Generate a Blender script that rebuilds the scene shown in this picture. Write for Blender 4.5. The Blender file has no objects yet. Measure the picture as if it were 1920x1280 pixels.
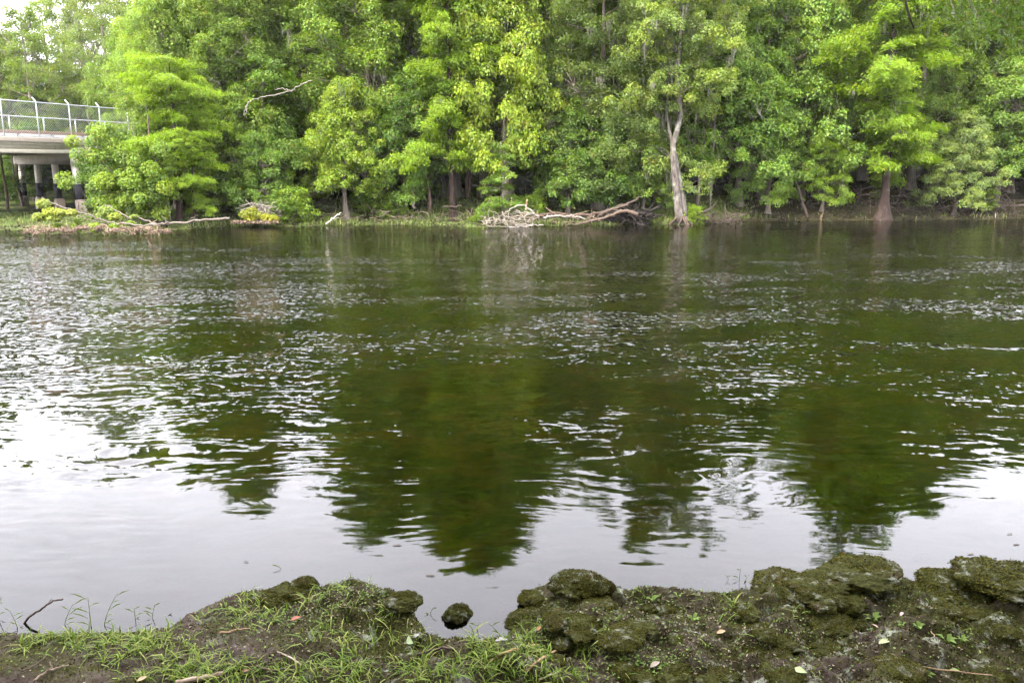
import bpy, math, random
import numpy as np

random.seed(7)
RNG = np.random.default_rng(7)
scene = bpy.context.scene
COL = scene.collection

# ------------------------------------------------------------------ camera
CAM_Z, PITCH, FPX = 3.6, math.radians(12.0), 1550.0
cam_d = bpy.data.cameras.new('camera')
cam_d.sensor_width = 36.0
cam_d.lens = FPX / 1920.0 * 36.0
cam_d.clip_end = 2000.0
cam = bpy.data.objects.new('camera', cam_d)
COL.objects.link(cam)
cam.location = (0, 0, CAM_Z)
cam.rotation_euler = (math.pi / 2 - PITCH, 0, 0)
scene.camera = cam

# ------------------------------------------------------------------ world, sun, exposure
SUN_EL, SUN_AZ = math.radians(50), math.radians(-140)     # azimuth measured from +Y towards +X: the sun stands behind the viewer's left shoulder
world = bpy.data.worlds.new('World')
scene.world = world
world.use_nodes = True
nt = world.node_tree
nt.nodes.clear()
w_out = nt.nodes.new('ShaderNodeOutputWorld')
w_bg = nt.nodes.new('ShaderNodeBackground')
w_sky = nt.nodes.new('ShaderNodeTexSky')
w_sky.sky_type = 'NISHITA'
w_sky.sun_disc = False
w_sky.sun_elevation = SUN_EL
w_sky.sun_rotation = SUN_AZ
w_sky.dust_density = 3.0
w_mix = nt.nodes.new('ShaderNodeMix'); w_mix.data_type = 'RGBA'
w_noise = nt.nodes.new('ShaderNodeTexNoise'); w_noise.inputs['Scale'].default_value = 2.2; w_noise.inputs['Detail'].default_value = 5
w_ramp = nt.nodes.new('ShaderNodeMapRange')
w_ramp.inputs['From Min'].default_value = 0.3; w_ramp.inputs['From Max'].default_value = 0.7
w_ramp.inputs['To Min'].default_value = 0.86; w_ramp.inputs['To Max'].default_value = 1.08
w_mul = nt.nodes.new('ShaderNodeVectorMath'); w_mul.operation = 'SCALE'
w_mul.inputs[0].default_value = (8.3, 8.15, 8.85)
w_tc = nt.nodes.new('ShaderNodeTexCoord')
nt.links.new(w_tc.outputs['Generated'], w_noise.inputs['Vector'])
nt.links.new(w_noise.outputs['Fac'], w_ramp.inputs['Value'])
nt.links.new(w_ramp.outputs['Result'], w_mul.inputs['Scale'])
w_mix.inputs['Factor'].default_value = 0.9
nt.links.new(w_sky.outputs['Color'], w_mix.inputs['A'])
nt.links.new(w_mul.outputs['Vector'], w_mix.inputs['B'])
nt.links.new(w_mix.outputs['Result'], w_bg.inputs['Color'])
w_bg.inputs['Strength'].default_value = 0.11
nt.links.new(w_bg.outputs['Background'], w_out.inputs['Surface'])

sun_d = bpy.data.lights.new('sun', 'SUN')
sun_d.energy = 1.5
sun_d.angle = math.radians(12)
sun_d.color = (1.0, 0.93, 0.82)
sun = bpy.data.objects.new('sun', sun_d)
COL.objects.link(sun)
# lamp shines along its local -Z, so local +Z points at the sun
from mathutils import Vector
_sv = Vector((math.sin(SUN_AZ) * math.cos(SUN_EL), math.cos(SUN_AZ) * math.cos(SUN_EL), math.sin(SUN_EL)))
sun.rotation_euler = _sv.to_track_quat('Z', 'Y').to_euler()
sun.location = (0, 0, 60)

scene.view_settings.view_transform = 'Standard'
scene.view_settings.look = 'None'
scene.view_settings.exposure = 3.4
scene.view_settings.gamma = 1.0
scene.view_settings.use_curve_mapping = False
cy = scene.cycles
cy.max_bounces = 7
cy.diffuse_bounces = 3
cy.glossy_bounces = 3
cy.transmission_bounces = 4
cy.transparent_max_bounces = 8
cy.caustics_reflective = False
cy.caustics_refractive = False
cy.use_denoising = True
cy.use_adaptive_sampling = True
cy.adaptive_threshold = 0.02

# ------------------------------------------------------------------ helpers: projection of picture points to places
CP, SP = math.cos(PITCH), math.sin(PITCH)
def ray(u, v):
    cx, cyy = (u - 960.0) / FPX, (640.0 - v) / FPX
    return np.array((cx, CP + cyy * SP, -SP + cyy * CP))
def at(u, v, Y):
    d = ray(u, v); t = Y / d[1]
    return np.array((d[0] * t, Y, CAM_Z + d[2] * t))
def at_z(u, v, z=0.0):
    d = ray(u, v); t = (z - CAM_Z) / d[2]
    return np.array((d[0] * t, d[1] * t, z))

# ------------------------------------------------------------------ helpers: noise
_perm = np.random.default_rng(3).permutation(4096)
_val = np.random.default_rng(4).random(4096)
def _h(ix, iy):
    return _val[(_perm[(ix & 4095)] + iy * 37) & 4095]
def vnoise(x, y):
    ix = np.floor(x).astype(np.int64); iy = np.floor(y).astype(np.int64)
    fx = x - ix; fy = y - iy
    fx = fx * fx * (3 - 2 * fx); fy = fy * fy * (3 - 2 * fy)
    a = _h(ix, iy); b = _h(ix + 1, iy); c = _h(ix, iy + 1); d = _h(ix + 1, iy + 1)
    return (a * (1 - fx) + b * fx) * (1 - fy) + (c * (1 - fx) + d * fx) * fy
def fbm(x, y, octv=4, gain=0.5):
    s = 0; a = 1; n = 0
    for i in range(octv):
        s = s + a * vnoise(x * 2 ** i + 17.3 * i, y * 2 ** i + 9.1 * i); n += a; a *= gain
    return s / n
def sstep(a, b, x):
    t = np.clip((x - a) / (b - a), 0, 1)
    return t * t * (3 - 2 * t)

# ------------------------------------------------------------------ helpers: meshes
def mesh_from(name, V, F, smooth=False, attrs=None):
    """F: (n,3) or (n,4) int array, or a list of such arrays"""
    V = np.asarray(V, dtype=np.float32).reshape(-1, 3)
    Fs = F if isinstance(F, list) else [F]
    Fs = [np.asarray(f, dtype=np.int32) for f in Fs if len(f)]
    me = bpy.data.meshes.new(name)
    me.vertices.add(len(V)); me.vertices.foreach_set('co', V.ravel())
    loops = np.concatenate([f.ravel() for f in Fs])
    counts = np.concatenate([np.full(len(f), f.shape[1], dtype=np.int32) for f in Fs])
    starts = np.concatenate(([0], np.cumsum(counts)[:-1])).astype(np.int32)
    me.loops.add(len(loops)); me.loops.foreach_set('vertex_index', loops)
    me.polygons.add(len(counts)); me.polygons.foreach_set('loop_start', starts)
    me.polygons.foreach_set('loop_total', counts)
    if smooth:
        me.polygons.foreach_set('use_smooth', np.ones(len(counts), dtype=bool))
    for k, a in (attrs or {}).items():
        at_ = me.attributes.new(k, 'FLOAT', 'POINT')
        at_.data.foreach_set('value', np.asarray(a, dtype=np.float32))
    me.update(calc_edges=True)
    return me

class Buf:
    """collects pieces of ONE mesh"""
    def __init__(self):
        self.V = []; self.F = {3: [], 4: []}; self.n = 0; self.A = []
    def add(self, V, F, tint=0.5):
        V = np.asarray(V, dtype=np.float32).reshape(-1, 3); F = np.asarray(F, dtype=np.int32)
        self.V.append(V); self.F[F.shape[1]].append(F + self.n); self.n += len(V)
        self.A.append(np.full(len(V), tint, np.float32) if np.isscalar(tint) else np.asarray(tint, np.float32))
    def mesh(self, name, smooth=False):
        F = [np.concatenate(self.F[k]) for k in (3, 4) if self.F[k]]
        return mesh_from(name, np.concatenate(self.V), F, smooth, {'tint': np.concatenate(self.A)})
    def tube(self, P, R, sides=6, cap=True, tint=0.5, wob=0.0):
        P = np.asarray(P, dtype=float); n = len(P)
        R = np.broadcast_to(np.asarray(R, dtype=float), (n,))
        T = np.gradient(P, axis=0); T /= np.linalg.norm(T, axis=1)[:, None] + 1e-9
        ref = np.array((0.31, 0.17, 0.93)) if abs(T[0][2]) < 0.8 else np.array((0.93, 0.3, 0.1))
        U = np.cross(T, ref); U /= np.linalg.norm(U, axis=1)[:, None] + 1e-9
        W = np.cross(T, U)
        a = np.linspace(0, 2 * np.pi, sides, endpoint=False)
        rad = R[:, None] * (1 + (wob * (.75 * (RNG.random((1, sides)) - .5) + .35 * (RNG.random((n, sides)) - .5)) if wob else 0) * np.ones((n, sides)))
        V = P[:, None, :] + rad[:, :, None] * (np.cos(a)[None, :, None] * U[:, None, :] + np.sin(a)[None, :, None] * W[:, None, :])
        i = np.arange(n - 1)[:, None] * sides; j = np.arange(sides)[None, :]; j2 = (j + 1) % sides
        F = np.stack((i + j, i + j2, i + sides + j2, i + sides + j), axis=-1).reshape(-1, 4)
        V = V.reshape(-1, 3)
        self.add(V, F, tint)
        if cap:
            b = self.n
            self.add([P[0], P[-1]], np.zeros((0, 3), int), tint)
            o = b - n * sides
            c0 = np.stack((np.full(sides, b), o + (np.arange(sides) + 1) % sides, o + np.arange(sides)), 1)
            e = o + (n - 1) * sides
            c1 = np.stack((np.full(sides, b + 1), e + np.arange(sides), e + (np.arange(sides) + 1) % sides), 1)
            self.F[3].append(np.concatenate((c0, c1)))
        return self
    def box(self, c, ax, ay, az, hx, hy, hz, bev=0.0, tint=0.5):
        """box centred at c with unit axes and half sizes; chamfered vertical/horizontal edges when bev > 0"""
        c = np.asarray(c, float); A = [np.asarray(a, float) for a in (ax, ay, az)]; h = (hx, hy, hz)
        if bev <= 0:
            V = [c + sx * hx * A[0] + sy * hy * A[1] + sz * hz * A[2] for sx in (-1, 1) for sy in (-1, 1) for sz in (-1, 1)]
            F = [(0, 1, 3, 2), (4, 6, 7, 5), (0, 4, 5, 1), (2, 3, 7, 6), (0, 2, 6, 4), (1, 5, 7, 3)]
            self.add(V, F, tint); return self
        V = []; idx = {}
        for sx in (-1, 1):
            for sy in (-1, 1):
                for sz in (-1, 1):
                    s = (sx, sy, sz)
                    for k in range(3):
                        hh = [h[m] - (bev if m != k else 0) for m in range(3)]
                        idx[(s, k)] = len(V)
                        V.append(c + sum(s[m] * hh[m] * A[m] for m in range(3)))
        F4 = []; F3 = []
        for k in range(3):
            m, n_ = [(1, 2), (2, 0), (0, 1)][k]
            for sg in (-1, 1):
                q = []
                for a_, b_ in ((-1, -1), (1, -1), (1, 1), (-1, 1)):
                    s = [0, 0, 0]; s[k] = sg; s[m] = a_; s[n_] = b_
                    q.append(idx[(tuple(s), k)])
                F4.append(q if sg > 0 else q[::-1])
        for k in range(3):
            m, n_ = [(1, 2), (2, 0), (0, 1)][k]
            for a_ in (-1, 1):
                for b_ in (-1, 1):
                    s0 = [0, 0, 0]; s0[m] = a_; s0[n_] = b_; s1 = list(s0); s0[k] = -1; s1[k] = 1
                    F4.append((idx[(tuple(s0), m)], idx[(tuple(s1), m)], idx[(tuple(s1), n_)], idx[(tuple(s0), n_)]))
        for sx in (-1, 1):
            for sy in (-1, 1):
                for sz in (-1, 1):
                    F3.append([idx[((sx, sy, sz), k)] for k in range(3)])
        b = self.n
        self.add(V, F4, tint)
        self.F[3].append(np.asarray(F3, np.int32) + b)
        return self

def obj(name, me, mat=None, parent=None, loc=None, color=None):
    o = bpy.data.objects.new(name, me)
    COL.objects.link(o)
    if mat is not None and len(me.materials) == 0:
        me.materials.append(mat)
    if parent is not None:
        o.parent = parent
    if loc is not None:
        o.location = [float(c) for c in loc]
    if color is not None:
        o.color = (*color, 1.0)
    return o
def tag(o, label=None, cat=None, group=None, kind=None):
    if label: o['label'] = label
    if cat: o['category'] = cat
    if group: o['group'] = group
    if kind: o['kind'] = kind
    return o
def empty(name, loc, rz=0.0, scale=1.0):
    o = bpy.data.objects.new(name, None)
    COL.objects.link(o)
    o.location = [float(c) for c in loc]; o.rotation_euler = (0, 0, rz); o.scale = (scale,) * 3
    o.empty_display_size = 0.3
    return o

# ------------------------------------------------------------------ materials
class NT:
    def __init__(self, name):
        self.m = bpy.data.materials.new(name); self.m.use_nodes = True
        self.t = self.m.node_tree; self.t.nodes.clear()
        self.out = self.t.nodes.new('ShaderNodeOutputMaterial')
    def n(self, typ, **kw):
        nd = self.t.nodes.new('ShaderNode' + typ)
        for k, v in kw.items(): setattr(nd, k, v)
        return nd
    def L(self, a, b): self.t.links.new(a, b)
    def pos(self): return self.n('NewGeometry').outputs['Position']
    def objco(self): return self.n('TexCoord').outputs['Object']
    def noise(self, vec, scale, detail=4, rough=0.55, dist=0.0):
        nd = self.n('TexNoise'); nd.inputs['Scale'].default_value = scale; nd.inputs['Detail'].default_value = detail
        nd.inputs['Roughness'].default_value = rough; nd.inputs['Distortion'].default_value = dist
        self.L(vec, nd.inputs['Vector']); return nd
    def scale(self, vec, s):
        nd = self.n('VectorMath', operation='MULTIPLY'); nd.inputs[1].default_value = s; self.L(vec, nd.inputs[0]); return nd.outputs[0]
    def rng(self, val, a, b, c=0.0, d=1.0):
        nd = self.n('MapRange'); self.L(val, nd.inputs['Value'])
        for k, x in zip(('From Min', 'From Max', 'To Min', 'To Max'), (a, b, c, d)): nd.inputs[k].default_value = x
        return nd.outputs['Result']
    def mix(self, fac, a, b, blend='MIX'):
        nd = self.n('Mix', data_type='RGBA', blend_type=blend)
        if isinstance(fac, float): nd.inputs['Factor'].default_value = fac
        else: self.L(fac, nd.inputs['Factor'])
        for s, x in (('A', a), ('B', b)):
            if isinstance(x, tuple): nd.inputs[s].default_value = (*x, 1)
            else: self.L(x, nd.inputs[s])
        return nd.outputs['Result']
    def math(self, op, a, b=None):
        nd = self.n('Math', operation=op)
        for i, x in enumerate((a, b)):
            if x is None: continue
            if isinstance(x, (int, float)): nd.inputs[i].default_value = x
            else: self.L(x, nd.inputs[i])
        return nd.outputs[0]
    def ramp(self, val, stops):
        nd = self.n('ValToRGB'); self.L(val, nd.inputs['Fac'])
        e = nd.color_ramp.elements
        while len(e) > 1: e.remove(e[-1])
        e[0].position, e[0].color = stops[0][0], (*stops[0][1], 1)
        for p, c in stops[1:]:
            x = e.new(p); x.color = (*c, 1)
        return nd.outputs['Color']
    def bump(self, h, dist, strength=1.0):
        nd = self.n('Bump'); nd.inputs['Distance'].default_value = dist; nd.inputs['Strength'].default_value = strength
        self.L(h, nd.inputs['Height']); return nd.outputs['Normal']
    def principled(self, col, rough=0.8, spec=0.3, normal=None):
        p = self.n('BsdfPrincipled')
        if isinstance(col, tuple): p.inputs['Base Color'].default_value = (*col, 1)
        else: self.L(col, p.inputs['Base Color'])
        if isinstance(rough, float): p.inputs['Roughness'].default_value = rough
        else: self.L(rough, p.inputs['Roughness'])
        p.inputs['Specular IOR Level'].default_value = spec
        if normal is not None: self.L(normal, p.inputs['Normal'])
        return p
    def done(self, shader):
        self.L(shader.outputs[0], self.out.inputs['Surface']); return self.m

def leaf_material(name, transl=0.47, spec=0.22, hue=0.02, tip=(1.4, 1.25, 0.75), rough=0.45):
    """leaf colour = the object's own colour, varied from leaf to leaf and from spray to spray"""
    k = NT(name)
    oi = k.n('ObjectInfo'); geo = k.n('NewGeometry')
    at_ = k.n('Attribute'); at_.attribute_name = 'tint'
    hs = k.n('HueSaturation')
    pn = k.noise(k.objco(), 0.45, 3, 0.6)
    dull = k.mix(k.rng(pn.outputs['Fac'], 0.42, 0.62, 0.0, 0.8), oi.outputs['Color'], k.mix(1.0, oi.outputs['Color'], (0.88, 0.85, 0.95), 'MULTIPLY'))
    dead = k.mix(k.rng(geo.outputs['Random Per Island'], 0.975, 0.98, 0.0, 0.8), dull, (0.14, 0.10, 0.04))
    k.L(dead, hs.inputs['Color']); hs.inputs['Saturation'].default_value = 1.0
    k.L(k.rng(geo.outputs['Random Per Island'], 0, 1, 0.5 - hue, 0.5 + hue), hs.inputs['Hue'])
    k.L(k.rng(geo.outputs['Random Per Island'], 0, 1, 0.80, 1.38), hs.inputs['Value'])
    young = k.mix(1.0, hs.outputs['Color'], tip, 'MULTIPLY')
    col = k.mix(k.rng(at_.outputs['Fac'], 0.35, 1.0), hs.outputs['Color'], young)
    p = k.principled(col, rough, spec)
    tr = k.n('BsdfTranslucent')
    k.L(k.mix(1.0, col, (1.25, 1.3, 0.55), 'MULTIPLY'), tr.inputs['Color'])
    mx = k.n('MixShader'); mx.inputs[0].default_value = transl
    k.L(p.outputs[0], mx.inputs[1]); k.L(tr.outputs[0], mx.inputs[2])
    return k.done(mx)

def bark_material(name, sc=(9, 9, 1.6), contrast=0.55, lichen=0.25):
    k = NT(name)
    oi = k.n('ObjectInfo'); co = k.objco()
    n1 = k.noise(k.scale(co, sc), 1.0, 6, 0.65)
    n2 = k.noise(co, 1.3, 4)
    dark = k.mix(1.0, oi.outputs['Color'], (contrast,) * 3, 'MULTIPLY')
    lite = k.mix(1.0, oi.outputs['Color'], (1.5, 1.45, 1.35), 'MULTIPLY')
    c = k.mix(k.rng(n1.outputs['Fac'], 0.35, 0.68), dark, lite)
    c = k.mix(k.rng(n2.outputs['Fac'], 0.55, 0.7, 0, lichen), c, (0.34, 0.36, 0.29))
    return k.done(k.principled(c, 0.9, 0.2, k.bump(n1.outputs['Fac'], 0.03, 0.9)))

M = {}
M['leaf'] = leaf_material('broad_leaf')
M['needle'] = leaf_material('cypress_needle', 0.5, 0.2, 0.015, (1.3, 1.2, 0.7))
M['bark'] = bark_material('bark')
M['pale_bark'] = bark_material('pale_bark', (5, 5, 2.5), 0.35, 0.5)
M['cypress_bark'] = bark_material('cypress_bark', (14, 14, 0.8), 0.5, 0.2)

k = NT('hanging_moss'); oi = k.n('ObjectInfo'); g = k.n('NewGeometry')
c = k.mix(g.outputs['Random Per Island'], (0.085, 0.09, 0.065), (0.17, 0.16, 0.125))
p = k.principled(c, 0.95, 0.1); tr = k.n('BsdfTranslucent'); k.L(c, tr.inputs['Color'])
mx = k.n('MixShader'); mx.inputs[0].default_value = 0.3; k.L(p.outputs[0], mx.inputs[1]); k.L(tr.outputs[0], mx.inputs[2])
M['moss_hang'] = k.done(mx)

k = NT('dead_wood'); oi = k.n('ObjectInfo'); co = k.pos()
n1 = k.noise(co, 9.0, 6, 0.7)
c = k.mix(k.rng(n1.outputs['Fac'], 0.3, 0.7), k.mix(1.0, oi.outputs['Color'], (0.5, 0.45, 0.4), 'MULTIPLY'), k.mix(1.0, oi.outputs['Color'], (1.25, 1.25, 1.25), 'MULTIPLY'))
M['wood'] = k.done(k.principled(c, 0.85, 0.25, k.bump(n1.outputs['Fac'], 0.02, 0.8)))

k = NT('concrete'); oi = k.n('ObjectInfo'); co = k.pos()
n1 = k.noise(k.scale(co, (1, 1, 2.2)), 1.1, 6, 0.65); n2 = k.noise(co, 14.0, 4); n3 = k.noise(k.scale(co, (6, 6, 0.35)), 1.0, 3)
c = k.mix(k.rng(n1.outputs['Fac'], 0.4, 0.75, 0, 0.5), oi.outputs['Color'], k.mix(1.0, oi.outputs['Color'], (0.55, 0.5, 0.44), 'MULTIPLY'))
c = k.mix(k.rng(n3.outputs['Fac'], 0.55, 0.75, 0, 0.45), c, k.mix(1.0, oi.outputs['Color'], (0.4, 0.37, 0.33), 'MULTIPLY'))
M['concrete'] = k.done(k.principled(c, 0.85, 0.3, k.bump(n2.outputs['Fac'], 0.006, 0.6)))

k = NT('galvanised_steel'); n1 = k.noise(k.pos(), 6.0, 4)
c = k.mix(n1.outputs['Fac'], (0.34, 0.36, 0.38), (0.48, 0.50, 0.52)); p = k.principled(c, 0.5, 0.5); p.inputs['Metallic'].default_value = 0.35
M['steel'] = k.done(p)

# near and far ground: earth, moss, litter and pale stone by noise; the river bed by depth
k = NT('river_bank_ground'); P = k.pos()
att = k.n('Attribute'); att.attribute_name = 'rock'
bed = k.n('Attribute'); bed.attribute_name = 'bed'
far = k.n('Attribute'); far.attribute_name = 'far'
na = k.noise(P, 1.7, 7, 0.65, 0.4); nb = k.noise(P, 7.0, 7, 0.7, 0.3); nc = k.noise(P, 42.0, 5, 0.7); nd = k.noise(P, 3.1, 6, 0.7, 0.8); ne = k.noise(P, 140.0, 3, 0.6)
soil = k.ramp(nb.outputs['Fac'], [(0.3, (0.016, 0.011, 0.008)), (0.5, (0.038, 0.028, 0.022)), (0.7, (0.075, 0.060, 0.050))])
moss = k.ramp(nc.outputs['Fac'], [(0.25, (0.008, 0.008, 0.003)), (0.48, (0.022, 0.022, 0.006)), (0.62, (0.042, 0.047, 0.010)), (0.8, (0.06, 0.045, 0.016))])
stone = k.ramp(nc.outputs['Fac'], [(0.25, (0.07, 0.075, 0.055)), (0.55, (0.17, 0.18, 0.135)), (0.8, (0.27, 0.27, 0.22))])
mossm = k.math('ADD', k.rng(na.outputs['Fac'], 0.36, 0.62, -0.25, 0.9), k.math('MULTIPLY', att.outputs['Fac'], 0.38))
mossm = k.math('MINIMUM', k.math('MAXIMUM', k.math('MULTIPLY', mossm, k.rng(nb.outputs['Fac'], 0.3, 0.5, 0.5, 1.1)), 0.0), 1.0)
col = k.mix(mossm, soil, moss)
stm = k.math('MULTIPLY', k.rng(nd.outputs['Fac'], 0.52, 0.60), k.rng(nb.outputs['Fac'], 0.50, 0.56))
stm = k.math('MULTIPLY', stm, k.rng(att.outputs['Fac'], 0.2, 0.7, 0.2, 1.0))
col = k.mix(stm, col, stone)
litter = k.ramp(nb.outputs['Fac'], [(0.25, (0.008, 0.007, 0.004)), (0.5, (0.018, 0.015, 0.009)), (0.72, (0.04, 0.032, 0.02))])  # far bank litter, darkened so its tone carries the deep shade
grassg = k.ramp(nc.outputs['Fac'], [(0.3, (0.03, 0.05, 0.012)), (0.7, (0.09, 0.12, 0.03))])
farc = k.mix(k.math('MULTIPLY', k.rng(na.outputs['Fac'], 0.4, 0.6), k.rng(att.outputs['Fac'], 0, 1, 1.0, 0.1)), litter, grassg)
col = k.mix(far.outputs['Fac'], col, farc)
bedc = k.ramp(na.outputs['Fac'], [(0.3, (0.012, 0.02, 0.006)), (0.48, (0.035, 0.05, 0.012)), (0.6, (0.085, 0.06, 0.02)), (0.75, (0.045, 0.045, 0.016))])
col = k.mix(bed.outputs['Fac'], col, bedc)
hgt = k.math('ADD', k.math('MULTIPLY', nb.outputs['Fac'], 0.6), k.math('ADD', k.math('MULTIPLY', nc.outputs['Fac'], 0.35), k.math('MULTIPLY', ne.outputs['Fac'], 0.15)))
M['ground'] = k.done(k.principled(col, 0.95, 0.06, k.bump(hgt, 0.035, 0.9)))

k = NT('mossy_rock'); P = k.pos(); na = k.noise(P, 3.3, 6, 0.7, 0.6); nb = k.noise(P, 9.0, 6, 0.7, 0.4); nc = k.noise(P, 45.0, 5, 0.7); ne = k.noise(P, 140.0, 3)
moss = k.ramp(nc.outputs['Fac'], [(0.25, (0.008, 0.008, 0.003)), (0.48, (0.022, 0.022, 0.006)), (0.62, (0.042, 0.047, 0.010)), (0.8, (0.06, 0.045, 0.016))])
rust = k.ramp(nc.outputs['Fac'], [(0.25, (0.012, 0.007, 0.004)), (0.5, (0.034, 0.022, 0.012)), (0.8, (0.075, 0.05, 0.028))])
stone = k.ramp(nc.outputs['Fac'], [(0.25, (0.05, 0.052, 0.038)), (0.55, (0.12, 0.125, 0.095)), (0.8, (0.22, 0.22, 0.17))])
c = k.mix(k.rng(na.outputs['Fac'], 0.54, 0.66, 0, .8), moss, rust)
c = k.mix(k.math('MULTIPLY', k.rng(nb.outputs['Fac'], 0.53, 0.60), k.rng(na.outputs['Fac'], 0.44, 0.54)), c, stone)
hgt = k.math('ADD', nb.outputs['Fac'], k.math('ADD', k.math('MULTIPLY', nc.outputs['Fac'], 0.5), k.math('MULTIPLY', ne.outputs['Fac'], 0.2)))
M['rock'] = k.done(k.principled(c, 0.95, 0.05, k.bump(hgt, 0.025, 0.9)))

# blades, small leaves and litter: colour of the object, varied piece by piece
def piece_material(name, a, b, c3, transl=0.3, rough=0.6, spec=0.15):
    k = NT(name); g = k.n('NewGeometry')
    c = k.ramp(g.outputs['Random Per Island'], [(0.0, a), (0.5, b), (1.0, c3)])
    p = k.principled(c, rough, spec); tr = k.n('BsdfTranslucent'); k.L(c, tr.inputs['Color'])
    mx = k.n('MixShader'); mx.inputs[0].default_value = transl; k.L(p.outputs[0], mx.inputs[1]); k.L(tr.outputs[0], mx.inputs[2])
    return k.done(mx)
M['grass'] = piece_material('grass_blade', (0.055, 0.10, 0.008), (0.10, 0.155, 0.014), (0.19, 0.20, 0.05))
M['far_grass'] = piece_material('bank_grass_blade', (0.05, 0.09, 0.015), (0.10, 0.15, 0.03), (0.20, 0.18, 0.08))
M['moss_hair'] = piece_material('moss_tuft', (0.008, 0.007, 0.002), (0.032, 0.033, 0.006), (0.085, 0.078, 0.015), 0.15, 0.95, 0.02)
M['litter'] = piece_material('leaf_litter', (0.03, 0.02, 0.012), (0.075, 0.05, 0.03), (0.20, 0.165, 0.10), 0.1, 0.7, 0.3)
M['shaded_far_litter'] = piece_material('shaded_bank_litter', (0.012, 0.009, 0.006), (0.032, 0.022, 0.014), (0.085, 0.065, 0.04), 0.1, 0.8, 0.1)  # darkened copy of the near litter; deep shade of the bank is in the colour
M['herb'] = piece_material('small_herb_leaf', (0.05, 0.10, 0.012), (0.09, 0.15, 0.022), (0.17, 0.20, 0.06))
M['debris'] = piece_material('dead_leaf_debris', (0.05, 0.032, 0.02), (0.11, 0.075, 0.05), (0.22, 0.165, 0.12), 0.1, 0.8, 0.2)

# water: Fresnel reflection over a tinted view of the bed; ripples as surface slopes that grow with the current
k = NT('river_water'); P = k.pos()
sx = k.n('SeparateXYZ'); k.L(P, sx.inputs[0])
wv = k.noise(k.scale(P, (0.28, 0.55, 1)), 1.0, 3, 0.5)                       # large slow swells that bend the ripple lines
warp = k.n('VectorMath', operation='SCALE'); warp.inputs['Scale'].default_value = 1.6; k.L(wv.outputs['Color'], warp.inputs[0])
Pw = k.n('VectorMath', operation='ADD'); k.L(P, Pw.inputs[0]); k.L(warp.outputs[0], Pw.inputs[1])
n_f = k.noise(k.scale(Pw.outputs[0], (8.5, 7.0, 1)), 1.0, 4.0, 0.7)
n_m = k.noise(k.scale(Pw.outputs[0], (2.0, 8.5, 1)), 1.0, 2.0, 0.55)
n_l = k.noise(k.scale(P, (0.5, 1.3, 1)), 1.0, 1.0, 0.5)
patch = k.noise(k.scale(P, (0.16, 0.42, 1)), 1.0, 6, 0.66, 0.6)
amp_f = k.ramp(k.rng(sx.outputs['Y'], 5, 60), [(0.0, (0.0,) * 3), (0.05, (0.008,) * 3), (0.09, (0.05,) * 3), (0.13, (0.16,) * 3), (0.20, (0.36,) * 3), (0.30, (0.62,) * 3), (0.48, (0.85,) * 3), (0.58, (0.72,) * 3), (0.66, (0.36,) * 3), (0.76, (0.12,) * 3), (1.0, (0.06,) * 3)])
amp_m = k.ramp(k.rng(sx.outputs['Y'], 5, 60), [(0.0, (0.007,) * 3), (0.05, (0.026,) * 3), (0.10, (0.11,) * 3), (0.22, (0.20,) * 3), (0.5, (0.20,) * 3), (0.7, (0.12,) * 3), (1.0, (0.06,) * 3)])
pm = k.rng(patch.outputs['Fac'], 0.43, 0.63, 0.30, 1.30)
side = k.rng(sx.outputs['X'], -18, 2, 1.4, 0.88)
pm = k.math('MULTIPLY', pm, side)
def slope(nz, amp):
    s = k.n('VectorMath', operation='SUBTRACT'); k.L(nz.outputs['Color'], s.inputs[0]); s.inputs[1].default_value = (0.5, 0.5, 0.5)
    m_ = k.n('VectorMath', operation='SCALE'); k.L(s.outputs[0], m_.inputs[0])
    if isinstance(amp, float): m_.inputs['Scale'].default_value = amp
    else: k.L(amp, m_.inputs['Scale'])
    return m_.outputs[0]
def vadd(a, b):
    s = k.n('VectorMath', operation='ADD'); k.L(a, s.inputs[0]); k.L(b, s.inputs[1]); return s.outputs[0]
S = vadd(vadd(slope(n_f, k.math('MULTIPLY', amp_f, pm)), slope(n_m, k.math('MULTIPLY', amp_m, pm))), slope(n_l, 0.006))
S = k.scale(S, (2.0, 3.6, 0.0))
S = vadd(S, k.scale(P, (0, 0, 0)))
up = k.n('VectorMath', operation='ADD'); k.L(S, up.inputs[0]); up.inputs[1].default_value = (0, 0, 1)
nrm = k.n('VectorMath', operation='NORMALIZE'); k.L(up.outputs[0], nrm.inputs[0])
fr = k.n('Fresnel'); fr.inputs['IOR'].default_value = 1.34; k.L(nrm.outputs[0], fr.inputs['Normal'])
gl = k.n('BsdfGlossy'); gl.inputs['Roughness'].default_value = 0.02; k.L(nrm.outputs[0], gl.inputs['Normal'])
tp = k.n('BsdfTransparent'); tp.inputs['Color'].default_value = (0.30, 0.30, 0.12, 1)
mx = k.n('MixShader'); k.L(fr.outputs[0], mx.inputs[0]); k.L(tp.outputs[0], mx.inputs[1]); k.L(gl.outputs[0], mx.inputs[2])
M['water'] = k.done(mx)

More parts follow.
